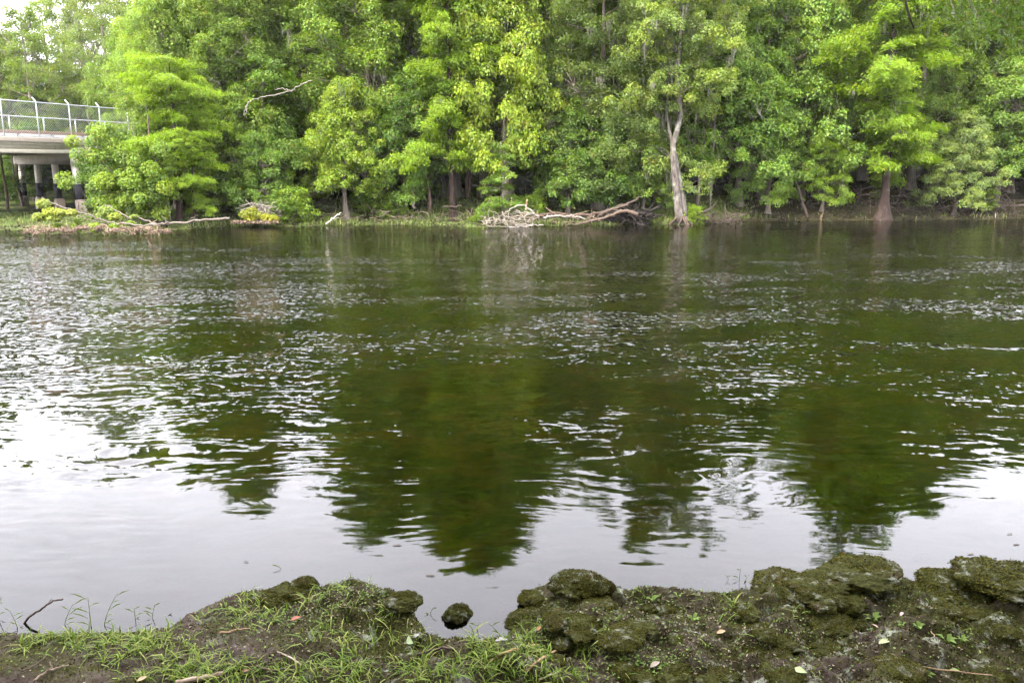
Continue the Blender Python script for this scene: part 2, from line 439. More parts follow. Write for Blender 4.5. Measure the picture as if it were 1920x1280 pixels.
# ------------------------------------------------------------------ terrain
def shore_poly(pts, z): return np.array([at_z(u, v, z)[:2] for u, v in pts])
far_px = [(-500, 436), (-100, 433), (40, 432), (60, 440), (300, 433), (430, 424), (560, 425), (700, 421), (860, 424), (910, 426), (1210, 420), (1290, 421), (1400, 415), (1540, 413), (1660, 413), (1800, 411), (1960, 409), (2400, 407)]
FAR = shore_poly(far_px, 0.0)
def y_far(x): return np.interp(x, FAR[:, 0], FAR[:, 1]) + 1.5 * (fbm(np.asarray(x, float) * .55, np.zeros(np.shape(x)) + 3.3, 4) - .5)
near_px = [(-60, 1172), (120, 1172), (250, 1170), (318, 1164), (345, 1140), (395, 1120), (450, 1098), (530, 1090), (600, 1088), (660, 1084), (700, 1086), (748, 1106), (775, 1132), (782, 1150), (800, 1172), (812, 1196), (850, 1205), (905, 1206), (950, 1200), (962, 1186), (948, 1160), (960, 1146), (992, 1134), (975, 1112), (1000, 1098), (1035, 1090), (1062, 1078), (1100, 1084), (1136, 1104), (1160, 1106), (1185, 1102), (1270, 1104), (1330, 1106), (1400, 1100), (1424, 1080), (1470, 1080), (1490, 1082), (1524, 1064), (1560, 1056), (1580, 1040), (1640, 1046), (1685, 1062), (1720, 1086), (1752, 1076), (1790, 1066), (1826, 1078), (1846, 1060), (1900, 1058), (1925, 1070), (1990, 1060)]
NP_ = shore_poly(near_px, 0.06)
NP_ = np.concatenate(([(-400, 3.0), (-60, 6.0), (-9, 6.9)], NP_, [(9, 8.2), (60, 9.5), (400, 9.5)]))
def near_sd(x, y):
    """signed distance to the near shoreline, positive on land"""
    poly = np.concatenate((NP_, [(400, -400), (-400, -400)]))
    d = np.full(x.shape, 1e9); inside = np.zeros(x.shape, bool)
    n = len(poly)
    for i in range(n):
        a = poly[i]; b = poly[(i + 1) % n]
        ab = b - a; t = np.clip(((x - a[0]) * ab[0] + (y - a[1]) * ab[1]) / (ab @ ab), 0, 1)
        d = np.minimum(d, np.hypot(x - a[0] - t * ab[0], y - a[1] - t * ab[1]))
        c = ((a[1] > y) != (b[1] > y))
        with np.errstate(divide='ignore', invalid='ignore'):
            xi = a[0] + (y - a[1]) * ab[0] / (ab[1] if ab[1] != 0 else 1e-9)
        inside ^= c & (x < xi)
    return np.where(inside, d, -d)
def ground(x, y):
    """height, rockiness, bed factor, far factor"""
    x = np.asarray(x, float); y = np.asarray(y, float)
    near = y < 20
    sd = np.full(x.shape, -10.0)
    if near.any(): sd[near] = near_sd(x[near], y[near])
    rock = sstep(-2.2, -1.3, x) * (1 - 0.75 * sstep(0.55, 1.1, sd) * (1 - sstep(0.8, 1.8, x))) + 0
    n1 = fbm(x * 2.1, y * 2.6, 4); n2 = fbm(x * 7.0 + 5, y * 8.0, 4); n3 = 1 - abs(2 * fbm(x * 4.0 + 3, y * 4.6, 3) - 1)
    dd = np.maximum(sd, 0)
    lip = 0.05 + 0.13 * sstep(0.3, 0.75, n1)
    hl = (lip * (0.35 + 0.65 * rock)) * (1 - np.exp(-dd / 0.07)) + 0.04 * dd + 0.16 * rock * (n1 - 0.5) * sstep(0.0, 0.4, dd) + 0.085 * rock * (n2 - 0.5) * sstep(0, 0.1, dd) + 0.06 * rock * (n3 - 0.6) * sstep(0, 0.2, dd) + 0.06 * (.35 + .65 * rock) * (fbm(x * 19, y * 21, 3) - .5)
    hl = hl + 0.035 * (1 - rock) * (n2 - 0.5) * sstep(0, 0.2, dd) + 0.08 * (1 - rock) * (n1 - .5) * sstep(0, 0.5, dd)
    hl = hl + 0.42 * np.maximum(0, 4.7 - y) * sstep(-20, 4.6, y + 24) * (y > -30) 
    hl = np.where(y < 0.4, 2.0 + 0.05 * (n1 - .5) + 0.03 * np.minimum(40, 0.4 - y), hl)
    hw = -np.minimum(0.95, 0.03 + 0.16 * np.maximum(-sd, 0)) + 0.04 * (n2 - 0.5) * np.minimum(1, -sd)
    h_near = np.where(sd > 0, hl, hw)
    df = y - y_far(x)
    rt = sstep(10, 17, x)
    lf = 1 - sstep(-26, -17, x)
    d0 = np.maximum(df, 0)
    prof = (0.10 * (1 - np.exp(-d0 / 0.4)) + 0.06 * d0 + 0.9 * sstep(1.5, 7, d0)) * (1 - rt) + (0.15 * (1 - np.exp(-d0 / 0.3)) + 2.1 * sstep(0.3, 6.0, d0) + 0.03 * d0) * rt
    prof = prof * (1 - lf) + lf * (0.10 * (1 - np.exp(-d0 / 0.5)) + 0.006 * d0)
    prof = prof + 1.4 * sstep(8, 40, d0) * (1 - lf * (1 - sstep(26, 45, d0))) + 0.35 * (fbm(x * 0.5, y * 0.5, 4) - 0.5) * sstep(0.2, 2.5, d0)
    h_far = np.where(df > 0, prof, -np.minimum(0.95, 0.03 + 0.14 * -df))
    mid = y > 15
    h = np.where(mid, h_far, h_near)
    bed = np.where(mid, df < 0.05, sd < 0.01).astype(float)
    return h, np.where(mid, rt, np.clip(rock, 0, 1)), bed * sstep(0.0, 0.10, -h), mid.astype(float)
def gz(x, y): return float(ground(np.array([x]), np.array([y]))[0][0])

def axis(parts):
    return np.unique(np.concatenate([np.arange(a, b, s) for a, b, s in parts] + [[parts[-1][1]]]).round(4))
gx = axis([(-420, -120, 20), (-120, -46, 4), (-46, -6, 0.6), (-6, 6, 0.032), (6, 46, 0.6), (46, 120, 4), (120, 420, 20)])
gy = axis([(-120, -20, 10), (-20, 3.6, 0.6), (3.6, 8.9, 0.031), (8.9, 14, 0.4), (14, 42, 1.4), (42, 66, 0.35), (66, 90, 1.0), (90, 600, 30)])
XX, YY = np.meshgrid(gx, gy)
Hh, Rk, Bd, Fr = ground(XX.ravel(), YY.ravel())
nx, ny = len(gx), len(gy)
ii = (np.arange(ny - 1)[:, None] * nx + np.arange(nx - 1)[None, :]).ravel()
gm = mesh_from('ground', np.stack((XX.ravel(), YY.ravel(), Hh), 1), np.stack((ii, ii + 1, ii + nx + 1, ii + nx), 1), True, {'rock': Rk, 'bed': Bd, 'far': Fr})
tag(obj('ground', gm, M['ground']), 'earth, moss and stone of both river banks and the river bed', kind='structure')
wx = np.array([-420, -60, -20, 0, 20, 60, 420.]); wy = np.array([2.0, 10, 20, 40, 75, 130.])
WX, WY = np.meshgrid(wx, wy); ii = (np.arange(len(wy) - 1)[:, None] * len(wx) + np.arange(len(wx) - 1)[None, :]).ravel()
wm = mesh_from('river', np.stack((WX.ravel(), WY.ravel(), np.zeros(WX.size)), 1), np.stack((ii, ii + 1, ii + len(wx) + 1, ii + len(wx)), 1))
tag(obj('river', wm, M['water']), 'dark green rippled river water reflecting trees and sky', kind='structure')

# ------------------------------------------------------------------ trees
def leaves(buf, C, N, T, L, W, tint, fold=0.18):
    """one four-cornered folded leaf at every C with normal N, direction T, length L, width W"""
    N = N / (np.linalg.norm(N, axis=1)[:, None] + 1e-9)
    T = T - (T * N).sum(1)[:, None] * N; T = T / (np.linalg.norm(T, axis=1)[:, None] + 1e-9)
    B = np.cross(N, T)
    L = L[:, None]; W = W[:, None]
    v0 = C - T * L * .5; v2 = C + T * L * .5 - N * L * 0.1
    v1 = C + B * W * .5 + N * W * fold - T * L * .06; v3 = C - B * W * .5 + N * W * fold - T * L * .06
    V = np.stack((v0, v1, v2, v3), 1).reshape(-1, 3)
    F = np.arange(len(C) * 4).reshape(-1, 4)
    buf.add(V, F, np.repeat(tint, 4))

def build_tree(rg, H, r0, base, prof, n_limb, pitch, style, n_leaf, leaf_len, path=None, flare=1.0, droop=0.25, clump=1.3, moss=0, stems=None, sides=8, limb_vis=1.0, twist=0.5, tree_shape=None):
    """returns trunk buffer, crown buffer, moss buffer. prof: (fraction of height, crown radius)"""
    tb, cb, mb = Buf(), Buf(), Buf()
    if path is None:
        q = np.linspace(0, 1, 9)
        wob = np.cumsum(rg.normal(0, 0.012 * H * twist, (9, 2)), axis=0); wob -= wob[0]
        path = np.stack((wob[:, 0], wob[:, 1], q * H), 1)
    path = np.asarray(path, float)
    pz = path[:, 2]
    def trunk_at(z): return np.array((np.interp(z, pz, path[:, 0]), np.interp(z, pz, path[:, 1]), z))
    zz = np.concatenate(([-0.35, 0, 0.25, 0.6, 1.1], np.linspace(1.9, pz[-1] * 0.97, 9)))
    zz = np.unique(zz[zz <= pz[-1] * .98])
    rad = r0 * (1 - np.clip(zz, 0, None) / pz[-1]) ** 0.8 * 0.97 + 0.02
    rad = rad * (1 + flare * np.exp(-np.clip(zz, 0, None) / 0.75))
    tb.tube([trunk_at(z) for z in zz], rad, sides, True, 0.5, 0.16 if flare < 1.5 else 0.34)
    cl = []; pf = np.array(prof, float)
    ph = rg.random(6) * 6.28
    if style != 'cypress':
        # sprays fill an uneven, lobed envelope; every one hangs on a bough that leaves the trunk lower down
        n_cl = int(n_limb * 11.0)
        boughs = []
        for i in range(n_limb // 3):
            f = base * 0.9 + (0.92 - base * .9) * (i + rg.random()) / (n_limb // 3); a = i * 2.39996 + rg.normal(0, .4)
            R = np.interp(min(f + .12, 1), pf[:, 0], pf[:, 1]) * rg.uniform(.55, .95)
            p0 = trunk_at(f * pz[-1]); q = np.linspace(0, 1, 6); rise = rg.uniform(pitch[0], pitch[1]) * R
            pts = p0[None] + np.stack((np.cos(a + .4 * q * rg.normal()) * R * q, np.sin(a + .4 * q * rg.normal()) * R * q, rise * q ** 1.3), 1)
            pts[:, 2] = np.minimum(pts[:, 2], pz[-1])
            lr = max(.02, r0 * .34 * (1 - .7 * f))
            tb.tube(pts, np.linspace(lr, .014, 6) * limb_vis, 5, False, .5)
            boughs.append(pts)
        allb = np.concatenate(boughs)
        for i in range(n_cl):
            f = base + (1 - base) * rg.random() ** 0.9
            a = rg.random() * 6.2832
            lobe = 1 + .22 * math.sin(2 * a + ph[0] + 5 * f) + .20 * math.sin(3 * a + ph[1] - 9 * f) + .16 * math.sin(14 * f + ph[2] + a)
            R = np.interp(f, pf[:, 0], pf[:, 1]) * lobe
            rho = R * rg.uniform(0.12, 1.0) ** .42 * rg.uniform(.85, 1.08)
            t0 = trunk_at(min(f, .99) * pz[-1])
            c = t0 + np.array((math.cos(a) * rho, math.sin(a) * rho, rg.normal(0, .25) - droop * .35 * rho))
            d = np.array((math.cos(a), math.sin(a), 0)); side = np.array((-d[1], d[0], 0))
            dd_ = np.linalg.norm(allb - c - (0, 0, -.5), axis=1); b0 = allb[np.argmin(dd_)]
            tb.tube([b0, (b0 + c) / 2 + (0, 0, .12 * rg.normal()), c], [.016 * limb_vis, .011 * limb_vis, .005], 3, False, .5)
            cl.append((c, d, side, clump * .62 * rg.uniform(.55, 1.3), rg.random()))
    for i in range(n_limb if style == 'cypress' else 0):
        f = base + (1 - base) * ((i + rg.random() * 0.9) / n_limb)
        f = min(f, 0.985)
        a = i * 2.39996 + rg.normal(0, 0.5)
        lobe = 0.86 + .30 * math.sin(2 * a + ph[0] + 4 * f) + .26 * math.sin(17 * f + ph[1] + a)
        R = np.interp(f, pf[:, 0], pf[:, 1]) * rg.uniform(0.6, 1.15) * max(.35, lobe)
        pt = pitch[0] + (pitch[1] - pitch[0]) * (f - base) / (1 - base + 1e-6) + rg.normal(0, 0.16)
        p0 = trunk_at(f * pz[-1])
        d = np.array((math.cos(a), math.sin(a), 0.0))
        side = np.array((-d[1], d[0], 0))
        s = np.linspace(0, 1, 6)
        bend = rg.normal(0, 0.2) * R
        pts = p0[None] + s[:, None] * d * R + (s ** 2)[:, None] * side * bend
        pts[:, 2] += s * R * math.tan(pt) - droop * R * s ** 2.2
        lr = max(0.016, r0 * 0.26 * (1 - 0.75 * f)) * (R / 3.5) ** 0.5
        tb.tube(pts, np.linspace(lr, 0.012, 6) * limb_vis, 5, False, 0.5)
        nc = max(2, int(round(R / clump * 2.0)))
        for j in range(nc):
            t = 0.28 + 0.72 * (j + rg.random() * .8) / nc
            t = min(t, 1.0)
            c = np.array([np.interp(t, s, pts[:, q]) for q in range(3)])
            lat = side * rg.normal(0, 0.5) * clump * (0.5 + t) + np.array((0, 0, rg.normal(-0.05, 0.35) * clump))
            cc = c + lat
            if rg.random() < 0.8:
                tb.tube([c, c + lat * .5 + (0, 0, .05), cc], [0.014, 0.011, 0.006], 3, False, 0.5)
            cl.append((cc, d, side, clump * rg.uniform(0.62, 1.2) * (0.75 + 0.25 * R / (pf[:, 1].max())), rg.random()))
    wts = np.array([c[3] ** 2 for c in cl]); cnt = np.maximum(6, (n_leaf * (1.5 if style == 'cypress' else 1.85) * wts / wts.sum()).astype(int))
    for (c, d, side, r, tn), n in zip(cl, cnt):
        n = int(n * rg.uniform(0.7, 1.25))
        g = rg.normal(size=(n, 3)); g /= np.linalg.norm(g, axis=1)[:, None]
        if style == 'broad':
            g[:, 2] = np.where(g[:, 2] < -0.5, -g[:, 2] * 0.8, g[:, 2])
            rr = rg.random(n) ** 0.33
            # a dome of shingled leaves with a ragged rim
            rag = 1 + 0.28 * np.sin(np.arctan2(g[:, 1], g[:, 0]) * 5 + tn * 30) * (1 - abs(g[:, 2]))
            off = g * rr[:, None] * rag[:, None] * np.array((1.0, 1.0, 0.95)) * r
            C = c + off
            N = 0.85 * g + np.array((0, 0, 0.42)) + rg.normal(0, 0.45, (n, 3))
            T = np.stack((g[:, 0], g[:, 1], -0.45 + 0 * g[:, 2]), 1) + rg.normal(0, 0.5, (n, 3))
            L = leaf_len * .65 * rg.uniform(0.55, 1.4, n); W = L * rg.uniform(0.6, 0.85, n)
        elif style == 'cypress':
            # flat feathery sprays held out along the limb: rows of needles on side twigs
            x = rg.uniform(-1, 1, n); y = rg.normal(0, 0.42, n) * (1.15 - 0.5 * abs(x))
            tw = np.sin(x * 13 + tn * 9) * 0.16
            off = (x * r * 1.05)[:, None] * d + ((y + tw) * r * 0.9)[:, None] * side
            C = c + off
            C[:, 2] += rg.normal(0, 0.15, n) * r - 0.25 * r * (x ** 2 + y ** 2) + 0.1 * np.sin(y * 9 + tn * 7) * r
            N = np.array((0, 0, 0.85)) + 0.35 * d + rg.normal(0, 0.48, (n, 3))
            T = side[None] * np.sign(y)[:, None] * 0.8 + d[None] * 0.7 + rg.normal(0, 0.35, (n, 3)) - np.array((0, 0, 0.35))
            L = leaf_len * .85 * rg.uniform(0.7, 1.4, n); W = L * rg.uniform(0.20, 0.36, n)
        else:                                                           # 'loose': thin open clusters
            rr = rg.random(n) ** 0.5
            C = c + g * rr[:, None] * np.array((1.1, 1.1, 0.55)) * r
            N = 0.3 * g + np.array((0, 0, 0.8)) + rg.normal(0, 0.6, (n, 3))
            T = rg.normal(0, 1, (n, 3)) - np.array((0, 0, 0.4))
            L = leaf_len * .8 * rg.uniform(0.6, 1.3, n); W = L * rg.uniform(0.4, 0.65, n)
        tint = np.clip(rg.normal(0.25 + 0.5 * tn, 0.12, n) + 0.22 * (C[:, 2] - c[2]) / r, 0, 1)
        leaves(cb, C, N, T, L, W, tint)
    for i in range(moss):
        c, d, side, r, tn = cl[rg.integers(len(cl))]
        p = c + rg.normal(0, 0.45, 3) * r * np.array((1, 1, 0.3)) - np.array((0, 0, 0.2 * r))
        hang_moss(mb, rg, p, rg.uniform(0.35, 1.5), rg.uniform(0.05, 0.16), rg.integers(7, 15))
    return tb, cb, mb

def hang_moss(buf, rg, p, ln, wd, n):
    """a beard of thin hanging strands"""
    for _ in range(int(n)):
        o = rg.normal(0, wd * 1.5, 2); l = ln * rg.uniform(0.2, 1.0)
        w = rg.uniform(0.007, 0.020); a = rg.random() * 3.14
        q = np.linspace(0, 1, 4)
        X = p[0] + o[0] * (1 - 0.5 * q) + rg.normal(0, 0.02, 4); Y = p[1] + o[1] * (1 - 0.5 * q) + rg.normal(0, 0.02, 4); Z = p[2] - q * l
        ww = w * np.array((1, 1.3, 0.9, 0.15))
        A = np.stack((X - ww * math.cos(a), Y - ww * math.sin(a), Z), 1); B = np.stack((X + ww * math.cos(a), Y + ww * math.sin(a), Z), 1)
        V = np.concatenate((A, B)); F = [(i, i + 4, i + 5, i + 1) for i in range(3)]
        buf.add(V, F)

ARCH = {}
def arch(key, **kw):
    seed = kw.pop('seed')
    tb, cb, mb = build_tree(np.random.default_rng(seed), **kw)
    ARCH[key] = (tb.mesh(key + '_trunk', True), cb.mesh(key + '_crown'), mb.mesh(key + '_moss') if mb.n else None, kw['H'])
BELL = [(0, .3), (.2, .8), (.45, 1.), (.75, .8), (1, .15)]
def P_(s, p=BELL): return [(a, b * s) for a, b in p]
arch('tall_a', seed=11, H=20, r0=0.30, base=0.10, prof=P_(4.6, [(0, .6), (.2, .85), (.45, 1.), (.75, .85), (1, .2)]), n_limb=46, pitch=(0.15, 0.9), style='broad', n_leaf=62000, leaf_len=0.21, clump=1.35, moss=0)
arch('tall_b', seed=12, H=20, r0=0.26, base=0.12, prof=P_(4.2, [(0, .8), (.2, .9), (.5, 1.), (.8, .8), (1, .25)]), n_limb=42, pitch=(0.25, 1.0), style='broad', n_leaf=52000, leaf_len=0.20, clump=1.15)
arch('oak', seed=13, H=18, r0=0.30, base=0.10, prof=P_(5.0, [(0, .7), (.2, .9), (.5, 1.), (.8, .85), (1, .3)]), n_limb=44, pitch=(0.1, 0.8), style='loose', n_leaf=60000, leaf_len=0.19, clump=1.3, moss=170)
arch('maple', seed=14, H=9, r0=0.14, base=0.22, prof=P_(3.1, [(0, .5), (.25, 1.0), (.5, 1.), (.8, .7), (1, .15)]), n_limb=26, pitch=(0.2, 0.9), style='broad', n_leaf=30000, leaf_len=0.19, clump=0.85)
arch('maple_b', seed=24, H=9, r0=0.13, base=0.15, prof=P_(3.0, [(0, .7), (.2, 1.0), (.45, .95), (.8, .6), (1, .15)]), n_limb=26, pitch=(0.05, 0.8), style='broad', n_leaf=28000, leaf_len=0.18, clump=0.8)
CY = [(0, .85), (.1, 1.0), (.2, .8), (.33, .62), (.45, .95), (.6, .7), (.75, .85), (.9, .5), (1, .25)]
arch('cypress', seed=15, H=22, r0=0.19, base=0.15, prof=P_(4.0, CY), n_limb=70, pitch=(0.0, 0.4), style='cypress', n_leaf=74000, leaf_len=0.24, clump=0.85, flare=1.8, droop=0.34, sides=22, moss=26)
arch('cypress_c', seed=45, H=22, r0=0.18, base=0.17, prof=P_(3.6, CY), n_limb=66, pitch=(0.05, 0.5), style='cypress', n_leaf=66000, leaf_len=0.24, clump=0.85, flare=0.7, droop=0.36, sides=14, moss=6)
arch('cypress_b', seed=16, H=11, r0=0.17, base=0.18, prof=P_(2.9, [(0, .8), (.15, 1.0), (.35, .75), (.55, 1.0), (.8, .95), (1, .75)]), n_limb=44, pitch=(0.1, 0.45), style='cypress', n_leaf=34000, leaf_len=0.21, clump=0.72, flare=0.8, droop=0.32, sides=12)
arch('sapling', seed=17, H=5.2, r0=0.06, base=0.16, prof=P_(2.0, [(0, .9), (.25, 1.0), (.6, .7), (1, .1)]), n_limb=22, pitch=(-0.05, 0.3), style='cypress', n_leaf=9000, leaf_len=0.17, clump=0.5, flare=0.6, droop=0.55)
arch('understory', seed=18, H=7, r0=0.08, base=0.16, prof=P_(2.7, [(0, .7), (.3, 1.0), (.7, .8), (1, .3)]), n_limb=24, pitch=(0.1, 0.7), style='broad', n_leaf=22000, leaf_len=0.18, clump=0.8)
arch('understory_b', seed=28, H=7, r0=0.07, base=0.12, prof=P_(2.5, [(0, .8), (.3, 1.0), (.7, .8), (1, .3)]), n_limb=24, pitch=(-0.1, 0.5), style='cypress', n_leaf=24000, leaf_len=0.21, clump=0.85)
arch('thin', seed=19, H=17, r0=0.22, base=0.3, prof=P_(3.4, [(0, .5), (.4, 1.0), (.7, .9), (1, .4)]), n_limb=24, pitch=(0.5, 1.0), style='loose', n_leaf=15000, leaf_len=0.19, clump=1.0, moss=40, limb_vis=1.5)
arch('shrub', seed=20, H=1.6, r0=0.03, base=0.1, prof=P_(0.9, [(0, .7), (.4, 1.0), (1, .5)]), n_limb=16, pitch=(0.2, 0.9), style='broad', n_leaf=3500, leaf_len=0.13, clump=0.35)

def plant(key, name, label, u, back, H, leaf, bark=(0.10, 0.085, 0.07), cat='tree', group=None, rz=None, wide=1.0, depth=None, bmat=None, xy=None, sink=0.05, cut=None):
    tm, cm, mm, H0 = ARCH[key]
    if xy is None:
        x0 = at(u, 400, 50)[0] / 50
        Y = depth
        if Y is None:
            Y = 50.0
            for _ in range(8): Y = float(y_far(x0 * Y)) + back
        x, y = x0 * Y, Y
    else: x, y = xy
    s = H / H0
    e = empty(name, (x, y, gz(x, y) - sink), random.uniform(0, 6.28) if rz is None else rz)
    e.scale = (s * wide, s * wide, s)
    tag(e, label, cat, group)
    m_t = M['cypress_bark'] if key.startswith('cypress') else (bmat or M['bark'])
    t = obj('trunk', tm, m_t, e, color=bark)
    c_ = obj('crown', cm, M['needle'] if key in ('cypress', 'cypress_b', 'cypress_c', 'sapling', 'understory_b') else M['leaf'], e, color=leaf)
    if mm is not None: tag(obj('hanging_moss', mm, M['moss_hang'], e), kind='stuff')
    return e

YG = (0.135, 0.215, 0.018)      # yellow green new growth
BG = (0.12, 0.195, 0.022)      # bright green
MG = (0.098, 0.16, 0.022)     # mid green
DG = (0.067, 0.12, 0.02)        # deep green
PG = (0.12, 0.17, 0.045)       # pale green
RED = (0.030, 0.020, 0.016)     # reddish cypress bark
GRY = (0.15, 0.13, 0.11)

plant('cypress_b', 'bald_cypress', 'bright yellow green cypress standing in front of the bridge end', 335, 3.0, 9.4, YG, RED, rz=0.4)
plant('cypress_b', 'bald_cypress', 'small low yellow green cypress right of the leaning clump by the bridge', 366, 1.4, 5.4, YG, RED, rz=2.0)
plant('tall_a', 'broadleaf_tree', 'large pale green tree rising above the cypress beside the bridge', 425, 9.0, 19.0, (0.115, 0.175, 0.03), rz=1.0)
plant('maple_b', 'broadleaf_tree', 'mid green tree with low boughs between bridge cypress and dead white limb', 455, 3.0, 7.6, MG, rz=0.5)
plant('understory_b', 'broadleaf_tree', 'dark green layered tree below the dead white limb', 500, 4.0, 9.0, DG, rz=0.5)
plant('understory', 'broadleaf_tree', 'low leafy tree over the brush heap on the far bank', 500, 1.8, 5.2, (0.085, 0.15, 0.025), rz=2.5)
plant('maple', 'maple_tree', 'bright maple with yellowish shoots left of the picture middle', 650, 2.2, 8.3, (0.125, 0.19, 0.022), rz=0.2)
plant('tall_b', 'broadleaf_tree', 'tall tree with thick dark trunk behind the bright maple', 692, 5.0, 22.0, MG, rz=0.2)
plant('cypress_c', 'bald_cypress', 'tall slender yellow green cypress with red brown trunk in the middle', 849, 2.8, 22.5, YG, RED, rz=0.7, wide=0.82)
plant('maple', 'maple_tree', 'brightest yellow leaved tree right of the middle cypress', 945, 4.2, 14.5, (0.15, 0.215, 0.024), rz=1.2, wide=0.72)
plant('tall_a', 'broadleaf_tree', 'very tall green tree behind the yellow leaved tree', 912, 9.0, 25.5, MG, rz=2.6, wide=0.85)
plant('sapling', 'cypress_sapling', 'small drooping cypress sapling behind the driftwood pile', 945, 1.6, 5.0, (0.11, 0.18, 0.03), GRY, rz=0.3)
plant('understory', 'broadleaf_tree', 'deep green young tree right of the drooping cypress sapling', 1065, 3.2, 6.6, DG, rz=0.3)
plant('understory', 'broadleaf_tree', 'deep green young tree left of the pale forked trunk', 1150, 3.6, 6.0, (0.065, 0.125, 0.02), rz=3.3)
plant('oak', 'oak_tree', 'olive oak bearded with grey hanging moss right of the yellow leaved tree', 1120, 4.6, 17.0, (0.105, 0.155, 0.045), rz=0.8)
plant('tall_b', 'broadleaf_tree', 'mid green tree with boughs to the water right of the pale forked trunk', 1425, 3.5, 16.0, (0.085, 0.15, 0.024), rz=1.9)
plant('maple_b', 'broadleaf_tree', 'leafy light green tree overhanging the dark bank right of the grass mound', 1440, 1.6, 7.4, (0.10, 0.17, 0.028), rz=0.7)
plant('maple', 'broadleaf_tree', 'rounded fresh green tree between the pale forked trunk and the dark root bank', 1385, 2.6, 10.5, (0.105, 0.185, 0.03), rz=4.1, wide=1.05)
plant('maple_b', 'broadleaf_tree', 'tall fresh green tree left of the flared cypress reaching the picture top', 1500, 3.2, 14.0, (0.11, 0.185, 0.032), rz=5.2, wide=.85)
plant('maple', 'broadleaf_tree', 'fresh green tree between the silvery tree and the right edge', 1862, 3.0, 10.0, (0.10, 0.17, 0.032), rz=2.2)
plant('understory', 'broadleaf_tree', 'low leafy tree before the oak bearded with moss', 1205, 2.4, 6.0, (0.11, 0.18, 0.03), rz=1.2)
plant('maple_b', 'broadleaf_tree', 'mid height green tree between the bright maple and the middle cypress', 760, 3.6, 8.5, (0.085, 0.155, 0.028), rz=1.0)
plant('maple_b', 'broadleaf_tree', 'light green young tree just left of the buttressed cypress', 1540, 1.8, 6.0, BG, rz=2.7)
plant('cypress', 'bald_cypress', 'large cypress with flared reddish trunk standing at the right waterline', 1655, 0.15, 24.5, YG, RED, rz=1.6)
plant('maple_b', 'maple_tree', 'silvery pale leaved tree right of the flared cypress', 1788, 0.9, 6.8, (0.13, 0.185, 0.055), (0.05, 0.04, 0.034), rz=0.9, wide=1.15)
plant('tall_b', 'broadleaf_tree', 'grey trunked tree with spread roots behind the flared cypress', 1702, 4.5, 18.0, MG, GRY, rz=0.9)
plant('thin', 'broadleaf_tree', 'open dark limbed tree with hanging moss near the right edge', 1885, 4.0, 18.0, (0.075, 0.12, 0.03), (0.07, 0.055, 0.045), rz=0.3)
plant('cypress_b', 'bald_cypress', 'cypress at the right edge with a low bright bough over the bank', 1975, 0.9, 12.5, (0.12, 0.185, 0.018), RED, rz=0.3, wide=1.1)
plant('thin', 'broadleaf_tree', 'thin leaning tree against the white sky above the bridge', 78, 30, 16.5, (0.10, 0.15, 0.03), GRY, rz=2.3)

plant('tall_b', 'broadleaf_tree', 'pale hazy tree rising high behind the bridge fence', 182, 0, 25.5, (0.12, 0.175, 0.045), GRY, rz=1.3, depth=88, wide=.75)  # haze is put into the pale leaf colour here and just below
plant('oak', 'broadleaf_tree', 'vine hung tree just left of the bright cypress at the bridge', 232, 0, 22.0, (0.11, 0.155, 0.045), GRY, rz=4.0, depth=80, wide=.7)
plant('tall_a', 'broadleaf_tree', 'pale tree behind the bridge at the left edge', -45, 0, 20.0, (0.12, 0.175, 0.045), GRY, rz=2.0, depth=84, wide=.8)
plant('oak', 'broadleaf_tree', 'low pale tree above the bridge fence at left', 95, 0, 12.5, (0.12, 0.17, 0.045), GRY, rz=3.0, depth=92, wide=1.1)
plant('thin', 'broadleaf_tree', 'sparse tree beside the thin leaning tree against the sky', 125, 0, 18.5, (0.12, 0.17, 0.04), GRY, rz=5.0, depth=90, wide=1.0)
# leaning clump and pale forked tree have their own shapes
def own_tree(name, label, u, back, bark, leaf, bmat, lmat, parts, **kw):
    x0 = at(u, 400, 50)[0] / 50; Y = 50.0
    for _ in range(8): Y = float(y_far(x0 * Y)) + back
    e = empty(name, (x0 * Y, Y, gz(x0 * Y, Y) - 0.05)); tag(e, label, 'tree')
    return e
e = own_tree('leaning_tree', 'many stemmed tree leaning left over the bank in front of the bridge pier', 312, 2.2, None, None, None, None, None)
rg = np.random.default_rng(31); tb, cb = Buf(), Buf()
for s_, (dx, dz, r_) in enumerate([(-3.6, 4.2, .085), (-2.8, 5.0, .08), (-1.6, 3.2, .07), (-4.2, 2.9, .07), (-0.5, 4.4, .06)]):
    q = np.linspace(0, 1, 7)
    path = np.stack((0.12 * (s_ - 2) + dx * q ** 1.25, rg.normal(0, .5) * q - 0.7 * q, dz * q ** 0.85), 1)
    tb.tube(path, np.linspace(r_, 0.02, 7), 6, True)
    for j in range(26):
        t = rg.uniform(0.35, 1.0); c = np.array([np.interp(t, q, path[:, i]) for i in range(3)]) + rg.normal(0, (0.55, 0.7, 0.45))
        n = 300; g = rg.normal(size=(n, 3)); g /= np.linalg.norm(g, axis=1)[:, None]
        C = c + g * (rg.random(n) ** .33)[:, None] * np.array((.55, .55, .5)) * rg.uniform(.6, 1.2)
        leaves(cb, C, .5 * g + (0, 0, .7) + rg.normal(0, .4, (n, 3)), g * (1, 1, 0) + rg.normal(0, .5, (n, 3)) - (0, 0, .4), rg.uniform(.09, .18, n), rg.uniform(.07, .13, n), np.full(n, rg.random()))
obj('trunk', tb.mesh('leaning_trunk', True), M['bark'], e, color=(0.11, 0.095, 0.08))
obj('crown', cb.mesh('leaning_crown'), M['leaf'], e, color=(0.115, 0.18, 0.03))

